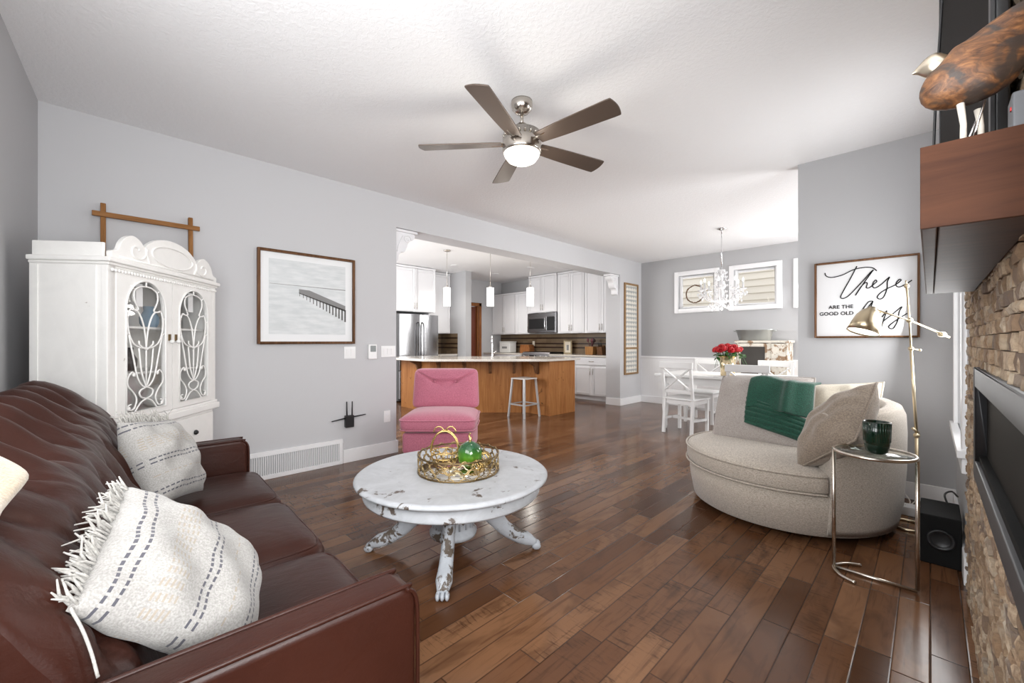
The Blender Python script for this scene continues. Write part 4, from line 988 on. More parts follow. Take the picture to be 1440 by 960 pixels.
MB().tube([(.10*math.cos(2*PI*i/32+.4)-.045,.10*math.sin(2*PI*i/32+.4),.008) for i in range(29)], .008, 8).build('base', M['brass'], fl)
MB().tube([Vector((.0,.0,.008)), L(1289,612)], .0095, 10).build('lower_pole', M['brass'], fl)
MB().tube([L(1289,612), L(1281,490)], .0085, 10).build('pole', M['brass'], fl)
MB().tube([L(1281,490), L(1279,450), L(1275,404)], .006, 10).build('upper_pole', M['brass'], fl)
w = MB(); w.sphere(L(1289,612), .017, 12); w.tube([L(1283,602),L(1292,608)], .008, 8); w.sphere(L(1281,490), .015, 12); w.tube([L(1281,490),L(1294,492)], .004, 6); w.sphere(L(1294,492), .008, 8); w.sphere(L(1275,402), .014, 12); w.tube([L(1275,402),L(1274,394)], [.006,.004], 8); w.build('joint', M['brass'], fl)
w = MB(); w.sphere(L(1279,450), .018, 12); w.build('pivot', M['brass'], fl)
MB().tube([L(1230,435), L(1279,450), L(1322,468)], .0055, 8).build('swing_arm', M['brass'], fl)
w = MB(); w.sphere(L(1325,470), .019, 12, (1.2,1.2,.9)); w.tube([L(1325,470),L(1335,474)], .007, 8); w.build('counterweight', M['brass'], fl)
ax = (L(1210,474)-L(1226,433)).normalized(); mq = ax.to_track_quat('Z','Y').to_matrix().to_4x4(); mq.translation = L(1227,432)
MB().lathe([(.0,0),(.02,.0),(.026,.012),(.045,.028),(.066,.065),(.076,.11),(.086,.17),(.082,.17),(.073,.11),(.063,.067),(.042,.031),(0,.02)],32,mq).build('lamp_shade', M['brass'], fl)
MB().lathe([(0,.158),(.082,.158),(.082,.162),(0,.162)],28,mq).build('diffuser', emit('lamp_diffuser',(1,.95,.85),2.0), fl)
sb = thing('subwoofer','black subwoofer cube on the floor at the end of the stone wall','speaker',(.045,3.33,0))
MB().box(-.085,.072,-.16,.16,.0,.262).build('cabinet', M['black_matte'], sb, bevel=.006)
MB().lathe([(.052,.0),(.056,.006),(.048,.012),(.04,.004),(.03,-.004),(0,.003)],28,Matrix.Translation((-.005,-.161,.14)) @ Matrix.Rotation(PI/2,4,'X')).build('driver', M['black'], sb)
cb_ = MB().tube(catmull([(.07,3.44,.263),(.06,3.5,.30),(.09,3.6,.30),(.118,3.7,.25)],6), .005, 7).build('speaker_cable', M['black']); tag(cb_,'thick black cable looping from the subwoofer to the wall','cable')
cb_ = MB().tube(catmull([(-.30,4.25,.01),(-.22,4.12,.05),(-.14,4.0,.02),(-.10,4.08,.06),(-.16,4.2,.09),(-.26,4.16,.05),(-.2,4.04,.012),(-.08,4.2,.03),(-.06,4.345,.2)],8), .004, 6).build('extension_lead', plain('cord_white', (.75,.72,.66), .5)); tag(cb_,'tangled white cord on the floor behind the floor lamp','cord')
o = thing('power_strip','white power adapter box on the floor behind the lamp base','adapter',(-.10,3.98,.0)); MB().box(-.06,.06,-.05,.05,0,.06).build('case', M['plastic'], o, bevel=.006)
for s in (-.03,.03): MB().box(s-.012,s+.012,-.012,.012,.06,.063).build('socket', M['trim'], o)

# ------------------------------------------------------------------ wall sign
sg = thing('wall_sign','white framed sign with black script lettering on the grey wall','sign',(-.375,4.369,1.535))
hw, hh, b = .322, .314, .014
w = MB(); w.box(-hw,-hw+b,-.035,0,-hh,hh); w.box(hw-b,hw,-.035,0,-hh,hh); w.box(-hw+b,hw-b,-.035,0,hh-b,hh); w.box(-hw+b,hw-b,-.035,0,-hh,-hh+b); w.build('frame', M['frame_wood'], sg, bevel=.002)
MB().box(-hw+b,hw-b,-.012,-.001,-hh+b,hh-b).build('board', M['sign_white'], sg)
def sp(cx, cy):
    px, py = 1160+cx/6, 340+cy/6; a = (px-720)/FPX; Y = 4.355; D = Y/math.sqrt(.5)/(1+a); return (Y*(a-1)/(a+1)+.375, -.0135, EYE+D*(480-py)/FPX-1.535)
strokes = [[(0,262),(12,288),(60,300),(150,278),(240,235),(330,216),(400,218),(437,243)],
 [(270,205),(215,310),(150,425),(133,465),(150,477),(190,462),(250,405),(320,330),(380,262),(410,235),(395,255),(330,345),(258,452)],
 [(262,445),(300,385),(340,345),(358,350),(350,385),(372,388),(410,360),(438,335),(428,322),(408,345),(404,378),(428,388),(480,355),(545,296),(528,335),(524,395),(498,462),(465,482),(442,466),(470,430),(525,395),(595,362),(642,325),(630,316),(605,340),(602,370),(630,380),(680,358),(735,322)],
 [(330,560),(300,590),(272,622),(300,618),(345,575),(390,520),(405,500),(370,505),(340,540),(305,590)],[(405,505),(385,560),(380,598),(395,598),(430,575),(442,568),(415,595),(425,632),(445,625),(470,585),(458,620),(475,638),(515,590),(522,585),(495,660),(470,732),(450,722),(490,672),(565,615),(650,545),(628,590),(612,670),(575,730),(540,722),(550,700),(610,655),(695,602)]]
w = MB()
for s_ in strokes: 
    pts = catmull([sp(a,b_) for a,b_ in s_],5); w.tube(pts, .0040, 6)
w.build('script_lettering', M['black_matte'], sg)
def text(body, size, loc, rot, mat, parent, align='CENTER'):
    cu = bpy.data.curves.new('lettering','FONT'); cu.body = body; cu.size = size; cu.align_x = align; cu.align_y = 'CENTER'; cu.extrude = .0008; cu.offset = .0008; cu.space_character = 1.05
    tmp = bpy.data.objects.new('lettering', cu); C.objects.link(tmp); dg = bpy.context.evaluated_depsgraph_get()
    me = bpy.data.meshes.new_from_object(tmp.evaluated_get(dg)); bpy.data.objects.remove(tmp); me.materials.clear(); me.materials.append(mat)
    o = bpy.data.objects.new('lettering', me); C.objects.link(o); o.parent = parent; o.location = loc; o.rotation_euler = rot; return o
text('ARE THE', .040, (sp(240,548)[0],-.0135,sp(160,548)[2]), (PI/2,0,0), M['black_matte'], sg, 'RIGHT'); text('GOOD OLD', .040, (sp(243,604)[0],-.0135,sp(120,605)[2]), (PI/2,0,0), M['black_matte'], sg, 'RIGHT')

# ------------------------------------------------------------------ ceiling fan
cf = thing('ceiling_fan','brushed nickel five blade ceiling fan with lit glass bowl','ceiling fan',(-1.865,1.955,H))
MB().lathe([(0,-.0005),(.068,-.0005),(.07,-.02),(.065,-.05),(.042,-.075),(.0,-.076)],32).build('canopy', M['nickel'], cf)
MB().lathe([(.012,-.07),(.012,-.17)],16).build('downrod', M['nickel'], cf)
MB().lathe([(.014,-.14),(.032,-.15),(.035,-.175),(.05,-.185),(.10,-.195),(.118,-.205),(.118,-.25),(.126,-.255),(.126,-.325),(.122,-.335),(.0,-.336)],40).build('motor_housing', M['nickel'], cf)
w = MB()
for k in range(20): q = 2*PI*k/20; w.sphere((.119*math.cos(q),.119*math.sin(q),-.232), .009, 8)
w.build('ornament_band', M['nickel'], cf)
MB().lathe([(.116,-.337),(.110,-.355),(.09,-.382),(.055,-.400),(.02,-.408),(0,-.409)],36).build('glass_bowl', M['bulb'], cf)
BL = plain('fan_blade_taupe', (.125,.095,.077), .32, .35)
def blade():
    w = MB(); pts = [(.13,-.048),(.30,-.060),(.55,-.068),(.645,-.070),(.664,-.060),(.675,0),(.664,.060),(.645,.070),(.55,.068),(.30,.060),(.13,.048)]
    w.prism([(p.x,p.y) for p in catmull([(a,b,0) for a,b in pts],3)], -.004, .004, 'xy', Matrix.Rotation(math.radians(-12),4,'X')); return w
for k, deg in enumerate((32,103.5,175.6,248.5,319)):
    # angles measured in the photograph from image right; turned into room angles
    q = math.radians(deg+45); b_ = blade().build('blade', BL, cf, bevel=.002, loc=(0,0,-.275), rot=(0,0,q))
    MB().bar((.10,0,.0),(.20,0,.003),.05,.006).build('blade_iron', M['nickel'], b_)
pl = bpy.data.lights.new('fan_lamp','POINT'); pl.energy = 5; pl.color = (1,.93,.82); pl.shadow_soft_size = .1; o = bpy.data.objects.new('fan_lamp', pl); C.objects.link(o); o.location = (-1.865,1.955,H-.56)

# ------------------------------------------------------------------ dining room
dt = thing('dining_table','white rectangular dining table behind the swivel chair','dining table',(-1.8,5.93,0))
MB().box(-.90,.90,-.45,.45,.715,.75).build('tabletop', M['chair_white'], dt, bevel=.006)
w = MB(); w.box(-.82,.82,-.37,-.345,.62,.715); w.box(-.82,.82,.345,.37,.62,.715); w.box(-.82,-.795,-.345,.345,.62,.715); w.box(.795,.82,-.345,.345,.62,.715); w.build('apron', M['chair_white'], dt)
for sx in (-.79,.79):
    for sy in (-.34,.34): MB().lathe([(.022,0),(.03,.05),(.026,.1),(.042,.3),(.03,.5),(.045,.56),(.045,.7)],14,Matrix.Translation((sx,sy,0))).build('leg', M['chair_white'], dt)
dc = thing('dining_chair','white cross-back dining chair nearest the kitchen with its back to the camera','chair',(-2.27,5.50,0),math.radians(-6),'white cross-back dining chairs')
cw_ = M['chair_white']   # local +Y is the front
w = MB().box(-.215,.215,-.20,.225,.435,.462); w.build('seat', cw_, dc, bevel=.008)
w = MB(); w.box(-.20,.20,.17,.195,.385,.435); w.box(-.20,-.178,-.18,.17,.385,.435); w.box(.178,.20,-.18,.17,.385,.435); w.box(-.178,.178,-.185,-.16,.385,.435); w.build('seat_rail', cw_, dc)
for s in (-1,1):
    MB().bar((s*.19,.185,0),(s*.19,.185,.436),.036,.036,(0,1,0)).build('leg', cw_, dc, bevel=.003)
    w = MB().bar((s*.19,-.215,0),(s*.19,-.18,.44),.036,.036,(0,1,0)); w.bar((s*.19,-.18,.43),(s*.195,-.25,.90),.034,.03,(0,1,0)); w.build('leg', cw_, dc, bevel=.003)
    MB().bar((s*.19,-.20,.19),(s*.19,.185,.17),.02,.03).build('stretcher', cw_, dc)
MB().bar((-.19,0,.18),(.19,0,.18),.02,.03).build('stretcher', cw_, dc)
MB().bar((-.225,-.252,.885),(.225,-.252,.885),.026,.085).build('top_rail', cw_, dc, bevel=.006)
MB().bar((-.19,-.196,.545),(.19,-.196,.545),.02,.045).build('lower_rail', cw_, dc, bevel=.003)
for s in (-1,1): MB().bar((s*.178,-.200,.565),(-s*.178,-.243,.845),.014 if s > 0 else .018,.032,(0,1,.1)).build('cross_slat', cw_, dc, bevel=.002)
dup(dc,(-1.47,5.42,0),math.radians(4),'white cross-back dining chair directly behind the grey cushion of the swivel chair')
dup(dc,(-2.39,6.42,0),math.radians(180),'white cross-back dining chair beyond the table left of the roses')
dup(dc,(-1.50,6.36,0),math.radians(178),'white cross-back dining chair beyond the table in front of the old sideboard')
vs_ = thing('flower_vase','gold tinted glass vase of red roses on the dining table','vase',(-1.83,5.73,.751)); vs_.scale = (1.2,1.2,1.0)
MB().lathe([(0,.0),(.065,.0),(.07,.01),(.072,.12),(.084,.25),(.080,.25),(.067,.12),(.064,.02),(0,.015)],32).build('body', M['vase'], vs_)
MB().lathe([(.0845,.246),(.088,.25),(.0845,.254)],32).build('lip', M['gold'], vs_)
def rose_mb():
    w = MB()
    for ring, (n, r, h, tilt) in enumerate(((1,.0,.045,0),(3,.013,.043,.25),(4,.022,.036,.55),(5,.03,.026,.95))):
        for k in range(n):
            q = 2*PI*k/n+ring*.7; Mx = Matrix.Translation((r*.5*math.cos(q),r*.5*math.sin(q),0)) @ Matrix.Rotation(q,4,'Z') @ Matrix.Rotation(tilt,4,'Y')
            w.grid(lambda u, v: (.012+.006*math.sin(PI*v)-.10*(u-.5)**2*.3, (u-.5)*.05*math.sin(PI*(.25+.6*v)), h*v), 6, 6, Mx)
    w.sphere((0,0,.022), .02, 10); return w
rs = thing('red_rose','red rose in the gold glass vase on the dining table','rose',(0,0,0),0,'red roses in the glass vase')
w = MB(); w.tube([(0,0,0),(0,0,-.22)], .0025, 5); w.build('stem', M['leaf'], rs)
rose_mb().build('bloom', M['rose'], rs)
w = MB()
for k in range(3):
    q = 2.1*k; Mx = Matrix.Translation((0,0,-.03-.025*k)) @ Matrix.Rotation(q,4,'Z') @ Matrix.Rotation(.5,4,'Y')
    w.grid(lambda u, v: (.06*v, (u-.5)*.04*math.sin(PI*min(1,v+.02)), .01*math.sin(PI*v)), 3, 5, Mx)
w.build('leaves', M['leaf'], rs)
R = random.Random(5); first = True
spots = [(0,0)]+[(.075,k*2*PI/6) for k in range(6)]+[(.135,.2+k*2*PI/11) for k in range(11)]
for rad, q in spots:
    z = .365-.9*rad**2*2.4; c = Vector((-1.83+rad*math.cos(q), 5.73+rad*math.sin(q), .751+z+R.uniform(-.008,.008)))
    o = rs if first else copy_tree(rs); first = False
    o.location = c; o.rotation_euler = (-rad*3.2*math.sin(q), rad*3.2*math.cos(q), R.uniform(0,6))
    o.scale = (1.1,1.1,1.1)
# chandelier
ch = thing('chandelier','white crystal chandelier hanging over the dining table','chandelier',(-2.02,6.08,H))
MB().lathe([(0,-.0005),(.06,-.0005),(.058,-.012),(.02,-.03),(.0,-.031)],24).build('canopy', M['chrome'], ch)
MB().tube([(0,0,-.03),(0,0,-.58)], .007, 8).build('rod', M['chrome'], ch)
MB().lathe([(.0,-.56),(.045,-.57),(.05,-.60),(.025,-.63),(.02,-.72),(.05,-.76),(.055,-.80),(.025,-.84),(.022,-.93),(.05,-.97),(.055,-1.0),(.03,-1.04),(.012,-1.07),(0,-1.09)],20).build('column', M['crystal'], ch)
for k in range(8):
    q = 2*PI*k/8+.2; c, s = math.cos(q), math.sin(q); P_ = lambda r, z: (r*c, r*s, z)
    a = MB().tube(catmull([P_(.03,-.95),P_(.10,-1.0),P_(.19,-.97),P_(.25,-.89),P_(.26,-.84)],5), .009, 7).build('arm', M['crystal'], ch)
    MB().lathe([(.006,-.86),(.04,-.845),(.045,-.835),(.012,-.83),(.012,-.75),(0,-.75)],14,Matrix.Translation(P_(.26,0))).build('candle_cup', M['crystal'], a)
    MB().lathe([(0,-.75),(.012,-.735),(.010,-.71),(.0,-.69)],10,Matrix.Translation(P_(.26,0))).build('bulb', emit('candle_bulb_%d' % k,(1,.95,.85),3), a)
w = MB(); R = random.Random(8)
def drop(w, c, s): w.lathe([(0,-s*1.6),(s*.55,-s*.5),(s*.5,0),(0,s*.5)],6,Matrix.Translation(c),smooth=False)
for k in range(8):
    q = 2*PI*k/8+.2
    for r_, z in ((.26,-.88),(.24,-.94),(.28,-.88),(.17,-1.02),(.12,-1.04),(.30,-.87)):
        for d_ in (-.12,.12): drop(w,(r_*math.cos(q+d_),r_*math.sin(q+d_),z-R.uniform(0,.05)),R.uniform(.018,.028))
    for i in range(7): f = i/6; drop(w,(.05+.2*f)*Vector((math.cos(q),math.sin(q),0))+Vector((0,0,-.62-.24*f-.10*math.sin(PI*f))),.015)
    for z in (-.60,-.66,-.78,-.86): drop(w,(.065*math.cos(q),.065*math.sin(q),z),.02)
w.sphere((0,0,-1.10),.022,12)
w = w.build('crystal_drops', M['crystal'], ch); w['kind'] = 'stuff'
pl = bpy.data.lights.new('chandelier_lamp','POINT'); pl.energy = 10; pl.color = (1,.95,.87); pl.shadow_soft_size = .2; o = bpy.data.objects.new('chandelier_lamp', pl); C.objects.link(o); o.location = (-2.02,6.08,H-1.25)
# sideboard, tub, wreath
sd = thing('rustic_sideboard','distressed old sideboard with dark glass door against the dining room wall','sideboard',(-1.85,7.47,0)); m_ = M['chippy_side']
w = MB(); w.box(-.35,-.325,-.19,.19,.08,1.17); w.box(.325,.35,-.19,.19,.08,1.17); w.box(-.325,.325,.17,.19,.08,1.17); w.box(-.325,.325,-.19,.17,.08,.12); w.box(-.37,.37,-.21,.2,1.17,1.205); w.box(.10,.14,-.19,-.165,.12,1.17); w.build('carcass', m_, sd, bevel=.004)
d = MB(); d.box(-.325,-.28,-.2,-.18,.13,1.16); d.box(.06,.10,-.2,-.18,.13,1.16); d.box(-.28,.06,-.2,-.18,1.11,1.16); d.box(-.28,.06,-.2,-.18,.13,.18); d = d.build('door', m_, sd, bevel=.003); MB().box(-.28,.06,-.192,-.186,.18,1.11).build('pane', plain('dark_pane',(.06,.055,.05),.15), d)
d = MB().box(.142,.325,-.2,-.18,.13,1.16).build('door', m_, sd, bevel=.003); MB().sphere((.165,-.21,.7),.014,10).build('knob', M['darkgold'], d)
for sx in (-.31,.31):
    for sy in (-.16,.16): MB().box(sx-.025,sx+.025,sy-.025,sy+.025,0,.08).build('foot', m_, sd)
tu = thing('galvanised_tub','oval galvanised steel tub standing on the old sideboard','tub',(-1.98,7.45,1.206))
MB().lathe([(0,.0),(.125,.0),(.128,.006),(.15,.155),(.158,.165),(.158,.172),(.146,.168),(.125,.012),(0,.012)],40,None,0,2*PI,1.75,1).build('body', M['galv'], tu)
for s in (-1,1): MB().tube(catmull([(s*.262,-.04,.14),(s*.30,-.03,.155),(s*.30,.03,.155),(s*.262,.04,.14)],5), .006, 7).build('handle', M['galv'], tu)
o = MB(); R = random.Random(4)
for k in range(4): o.tube([(.155*math.cos(2*PI*i/40)+R.uniform(-.008,.008),R.uniform(-.006,.006),.155*math.sin(2*PI*i/40)+R.uniform(-.008,.008)) for i in range(40)], .008, 5, closed=True)
o = o.build('twig_wreath', plain('twig_brown',(.14,.08,.045),.8), loc=(-3.0,YB-.03,2.045)); tag(o,'thin brown twig wreath hanging in the left high window','wreath')
o = thing('wall_outlet','white power outlet on the beadboard below the dining windows','outlet',(-3.66,YB-.014,.33)); MB().box(-.037,.037,-.006,0,-.06,.06).build('cover_plate', M['plastic'], o, bevel=.002)
for zz in (-.025,.025): MB().box(-.016,.016,-.008,-.006,zz-.014,zz+.014).build('socket', M['trim'], o)

# ------------------------------------------------------------------ kitchen
def cabinet(name, label, x0, x1, yfr, ybk, z0, z1, ndoors, rot=None, drawer=False, lip=True, handle_low=True):
    """wall or base unit in the run along the back wall; front faces local -Y"""
    cx = (x0+x1)/2; o = thing(name, label, 'cabinet', (cx, ybk, z0)); hw = (x1-x0)/2-.001; dp = ybk-yfr; h = z1-z0
    toe = .10 if not handle_low else 0
    w = MB().box(-hw,hw,-dp+.02,-.001,toe,h)
    if toe: w.box(-hw,hw,-dp+.08,-.001,0,toe)
    w.build('body', M['white'], o)
    dz1 = h-.004
    fronts = []
    if drawer:
        fronts.append(('drawer',-hw+.003,hw-.003,h-.17,h-.006)); dz1 = h-.176
    dw = 2*hw/ndoors
    for i in range(ndoors): fronts.append(('door',-hw+dw*i+.002,-hw+dw*(i+1)-.002,toe+.004,dz1))
    for i, (nm_, a, b, c, d) in enumerate(fronts):
        w = MB(); r_ = .055 if nm_ == 'door' else .035; y0, y1 = -dp, -dp+.02
        w.box(a,a+r_,y0,y1,c,d); w.box(b-r_,b,y0,y1,c,d); w.box(a+r_,b-r_,y0,y1,d-r_,d); w.box(a+r_,b-r_,y0,y1,c,c+r_); w.box(a+r_,b-r_,y0+.009,y1,c+r_,d-r_)
        dd = w.build(nm_, M['white'], o, bevel=.002)
        if nm_ == 'drawer': MB().tube([((a+b)/2-.06,y0-.022,(c+d)/2),((a+b)/2+.06,y0-.022,(c+d)/2)],.006,8).build('handle', M['nickel'], dd)
        else:
            left = (i-(1 if drawer else 0)) % 2 == 0 and ndoors > 1; hx_ = (b-.028) if left else (a+.028)
            za = c+.05 if handle_low else d-.18
            MB().tube([(hx_,y0-.022,za),(hx_,y0-.022,za+.13)],.006,8).build('handle', M['nickel'], dd)
    if lip: MB().box(-hw,hw,-dp-.015,-.001,h,h+.04).build('crown', M['white'], o, bevel=.008)
    return o
cabinet('wall_cabinet','white upper cabinets left of the microwave above the tiled backsplash',-8.09,-6.78,7.36,YB,1.37,2.36,3)
cabinet('wall_cabinet','tall white upper cabinet above the microwave',-6.77,-5.92,7.33,YB,1.86,2.69,2)
cabinet('wall_cabinet','tall white upper cabinet immediately right of the microwave',-5.91,-5.19,7.36,YB,1.37,2.69,2)
cabinet('wall_cabinet','white upper cabinet beside the wall stub at the right end of the kitchen',-5.18,-4.37,7.36,YB,1.37,2.69,2)
cabinet('base_cabinet','white base cabinet with one drawer at the right end of the kitchen',-5.25,-4.37,7.08,YB,0,.875,2,drawer=True,lip=False,handle_low=False)
cabinet('base_cabinet','white base cabinet between the range and the end unit',-5.91,-5.26,7.08,YB,0,.875,2,drawer=True,lip=False,handle_low=False)
cabinet('base_cabinet','white base cabinets left of the range behind the island',-8.09,-6.77,7.08,YB,0,.875,3,lip=False,handle_low=False)
for a, b, lb in ((-5.915,-4.365,'right'),(-8.095,-6.765,'left')):
    o = MB().box(a,b,7.05,YB-.012,.876,.912).build('countertop', M['granite'], bevel=.004); tag(o,'speckled stone countertop along the back wall %s of the range' % lb,'countertop')
o = MB().box(-8.1,XL-.3,YB-.011,YB-.0,.913,1.37).build('trim_3', M['tile']); struct(o)
mw = thing('microwave','stainless over-the-range microwave below the upper cabinets','microwave',(-6.345,YB-.0,1.395))
MB().box(-.42,.42,-.40,-.001,.0,.45).build('body', M['fridge_steel'], mw, bevel=.004)
d = MB().box(-.40,.19,-.425,-.401,.05,.36).build('door', M['fridge_steel'], mw, bevel=.004); MB().box(-.35,.11,-.428,-.4255,.085,.32).build('window', M['black'], d); MB().tube(catmull([(.16,-.426,.07),(.16,-.455,.1),(.16,-.455,.31),(.16,-.426,.34)],4),.008,8).build('handle', M['steel'], d)
MB().box(.20,.40,-.42,-.401,.05,.36).build('control_panel', M['black'], mw, bevel=.003); MB().box(-.40,.40,-.41,-.401,.375,.44).build('vent_grille', M['fridge_steel'], mw)
rg = thing('kitchen_range','stainless kitchen range under the microwave behind the island','range',(-6.34,7.37,0))
MB().box(-.418,.418,-.29,.30,.0,.90).build('body', M['steel'], rg, bevel=.004); MB().box(-.418,.418,-.27,.30,.902,.925).build('cooktop', M['black'], rg)
MB().prism([(-.31,.80),(-.29,.90),(-.25,.945),(-.25,.80)],-.41,.41,'yz').build('control_panel', M['steel'], rg); MB().box(-.16,.02,-.318,-.30,.845,.885).build('display', M['black'], rg)
for k in range(5): MB().lathe([(0,.02),(.018,.018),(.02,0)],14,Matrix.Translation((-.34+.17*k,-.30,.86)) @ Matrix.Rotation(PI/2,4,'X')).build('knob', M['steel'], rg)
w = MB()
for k in range(4):
    x = -.33+.22*k; w.box(x-.09,x+.09,-.2,.24,.93,.95); 
w.build('burner_grate', M['black_matte'], rg)
# things on the back counter
o = thing('picture_frame','small cream framed print standing on the kitchen counter','picture frame',(-6.02+.25,7.55,.913)); w = MB(); w.box(-.11,-.08,-.012,.012,0,.30); w.box(.08,.11,-.012,.012,0,.30); w.box(-.08,.08,-.012,.012,.27,.30); w.box(-.08,.08,-.012,.012,0,.03); w.build('frame', M['vase'], o); MB().box(-.08,.08,-.004,.004,.03,.27).build('print', M['cream_fab'], o); MB().box(-.03,.03,-.006,-.004,.08,.20).build('motif', M['ink2'], o)
o = thing('utensil_crock','wooden box of dark utensils on the kitchen counter','utensil holder',(-5.10,7.48,.913)); w = MB(); w.prism([(-.09,0),(.09,0),(.105,.17),(-.105,.17)],-.08,.08,'xz'); w.build('box', M['bowl_wood'], o, bevel=.005)
R = random.Random(6)
for k in range(8): a = R.uniform(-.06,.06); e = (a*1.7,R.uniform(-.05,.05),R.uniform(.26,.33)); w = MB().tube([(a,0,.165),e],.006,6); w.sphere(e,.032,8,(1,.5,1.2)); w.build('utensil', plain('burgundy_%d' % k,(.13,.03,.04) if k % 2 else (.06,.03,.03),.5), o)
o = thing('knife_block','dark wooden knife block standing next to the utensil box','knife block',(-4.86,7.5,.913)); MB().prism([(-.06,0),(.08,0),(.05,.2),(-.09,.16)],-.06,.06,'yz').build('block', M['frame_wood'], o, bevel=.004)
for k in range(3): MB().tube([(-.035+.035*k,-.03,.17),(-.035+.035*k,-.07,.25)],.009,8).build('knife_handle', M['black'], o)
o = thing('recipe_box','reddish wooden recipe box on the counter left of the range','box',(-6.98,7.5,.913)); MB().box(-.16,.16,-.09,.09,0,.12).build('box', M['door_wood'], o, bevel=.005); MB().prism([(-.16,.12),(.16,.12),(.13,.2),(-.13,.2)],-.09,.09,'xz').build('lid', M['door_wood'], o)
o = thing('bread_bin','white enamel bread bin on the counter behind the tap','bread bin',(-7.62,7.47,.913)); MB().box(-.19,.19,-.12,.12,0,.25).build('bin', M['china'], o, bevel=.02, bseg=3); MB().box(-.195,.195,-.125,.125,.25,.28).build('lid', M['china'], o, bevel=.01); MB().box(-.09,.09,-.122,-.12,.1,.15).build('badge', M['ink2'], o)
o = thing('wall_outlet','pale outlet on the brown backsplash above the recipe box','outlet',(-6.92,YB-.0115,1.14)); MB().box(-.035,.035,-.006,0,-.06,.06).build('cover_plate', M['cream_fab'], o)
o = thing('wall_outlet','beige outlet on the backsplash at the right end of the counter','outlet',(-4.50,YB-.0115,1.04)); MB().box(-.05,.05,-.006,0,-.05,.05).build('cover_plate', M['cream_fab'], o)
# fridge wall (fronts face +X)
fg = thing('refrigerator','stainless french door refrigerator beyond the island','refrigerator',(-7.70,4.67,0))
MB().box(-.38,.32,-.455,.455,.02,1.74).build('body', plain('fridge_side',(.12,.12,.12),.4), fg, bevel=.005)
def fdoor(y0, y1, z0, z1, hy):
    n = 12; pl_ = [(.322,y0),(.322,y1)]+[(.385+.022*math.sin(PI*i/n)*1.0, y1+(y0-y1)*i/n) for i in range(n+1)]
    d = MB().prism(pl_, z0, z1, 'xy', smooth=False).build('door', M['fridge_steel'], fg, bevel=.004)
    if hy is not None: MB().tube(catmull([(.40,hy,z0+.12),(.455,hy,z0+.18),(.465,hy,(z0+z1)/2),(.455,hy,z1-.22),(.40,hy,z1-.16)],5), .014, 8).build('handle', plain('fridge_handle_%d' % int(hy*1000), (.16,.16,.165), .25, 1), d)  # handle metal coloured dark in place of dark reflections
fdoor(-.452,-.003,.62,1.735,-.045); fdoor(.003,.452,.62,1.735,.045)
d = MB().box(.322,.40,-.452,.452,.06,.61).build('freezer_drawer', M['steel'], fg, bevel=.006); MB().tube([(.45,-.36,.54),(.45,.36,.54)],.013,8).build('handle', M['steel'], d)
def sidecab(name, label, y0, y1, xfr, z0, z1, nd):
    o = cabinet(name, label, 0, y1-y0, -(xfr+8.1), 0, z0, z1, nd); o.location = (-8.099,(y0+y1)/2,z0); o.rotation_euler = (0,0,PI/2); return o
sidecab('wall_cabinet','white upper cabinet directly above the refrigerator',4.16,5.16,-7.47,1.80,2.69,2)
sidecab('wall_cabinet','white upper cabinet between the refrigerator and the grey wall stub',5.17,5.755,-7.75,1.37,2.69,1)
sidecab('tall_cabinet','white tall pantry cabinet left of the refrigerator',3.2,4.15,-7.47,0.0,2.69,2)
o = cabinet('base_cabinet','white base cabinet right of the refrigerator',0,.585,-.60,0,0,.875,1,drawer=True,lip=False,handle_low=False); o.location = (-8.099,5.4625,0); o.rotation_euler = (0,0,PI/2)
o = MB().box(-8.09,-7.47,5.17,5.755,.876,.912).build('countertop', M['granite'], bevel=.004); tag(o,'short stone countertop between the refrigerator and the grey wall stub','countertop')
struct(MB().box(-8.1,-8.09,5.17,5.76,.913,1.37).box(-8.09,-7.48,5.749,5.76,.913,1.37).build('trim_4', M['tile']))
o = thing('soap_bottle','pale bottle on the short counter beside the refrigerator','bottle',(-7.72,5.32,.913)); MB().lathe([(0,0),(.035,0),(.037,.12),(.02,.16),(.012,.17),(.012,.2),(0,.2)],18).build('body', M['china'], o); MB().tube([(0,0,.2),(0,0,.235),(.04,0,.235)],.006,6).build('pump', M['black'], o)
# island
il = thing('kitchen_island','angled knotty wood kitchen island with raised bar panel','island',(-5.2,4.7,0))
IO = Vector((-5.2,4.7,0)); poly = [(-4.29,5.12),(-4.29,5.79),(-5.12,5.79),(-6.25,4.62),(-6.85,4.62),(-6.85,3.98),(-5.92,3.98),(-4.84,5.06),(-4.84,5.12)]
MB().prism([(a+5.2,b-4.7) for a,b in poly], 0, .876, 'xy').build('body', M['alder'], il, bevel=.003)
MB().box(.905,.925,.42,1.09,.0,.876).build('end_panel', M['alder'], il, bevel=.003)
def bracket(c, d):
    d = Vector(d).normalized(); s = Vector((-d.y,d.x,0)); c = Vector(c)-IO; w = MB(); pr_ = [(0,0),(.20,0),(.20,-.03),(.10,-.08),(.05,-.2),(0,-.22)]
    vs = [c+d*a+UP*b+s*q for q in (-.022,.022) for a,b in pr_]; n = len(pr_); w.add(vs,[tuple(range(n))[::-1],tuple(range(n,2*n))]+[(i,(i+1)%n,n+(i+1)%n,n+i) for i in range(n)]); w.build('bracket', M['frame_wood'], il)  # darker wood colour stands in for the shade under the counter
dgn = (math.sqrt(.5),-math.sqrt(.5),0)
for f in (.10,.38,.66,.92): bracket((-5.92+1.08*f,3.98+1.08*f,.875), dgn)
bracket((-4.52,5.119,.875),(0,-1,0)); bracket((-6.2,3.979,.875),(0,-1,0))
cpoly = [(-4.215,4.975),(-4.215,5.86),(-5.15,5.86),(-6.3,4.68),(-6.92,4.68),(-6.92,3.63),(-5.565,3.63)]
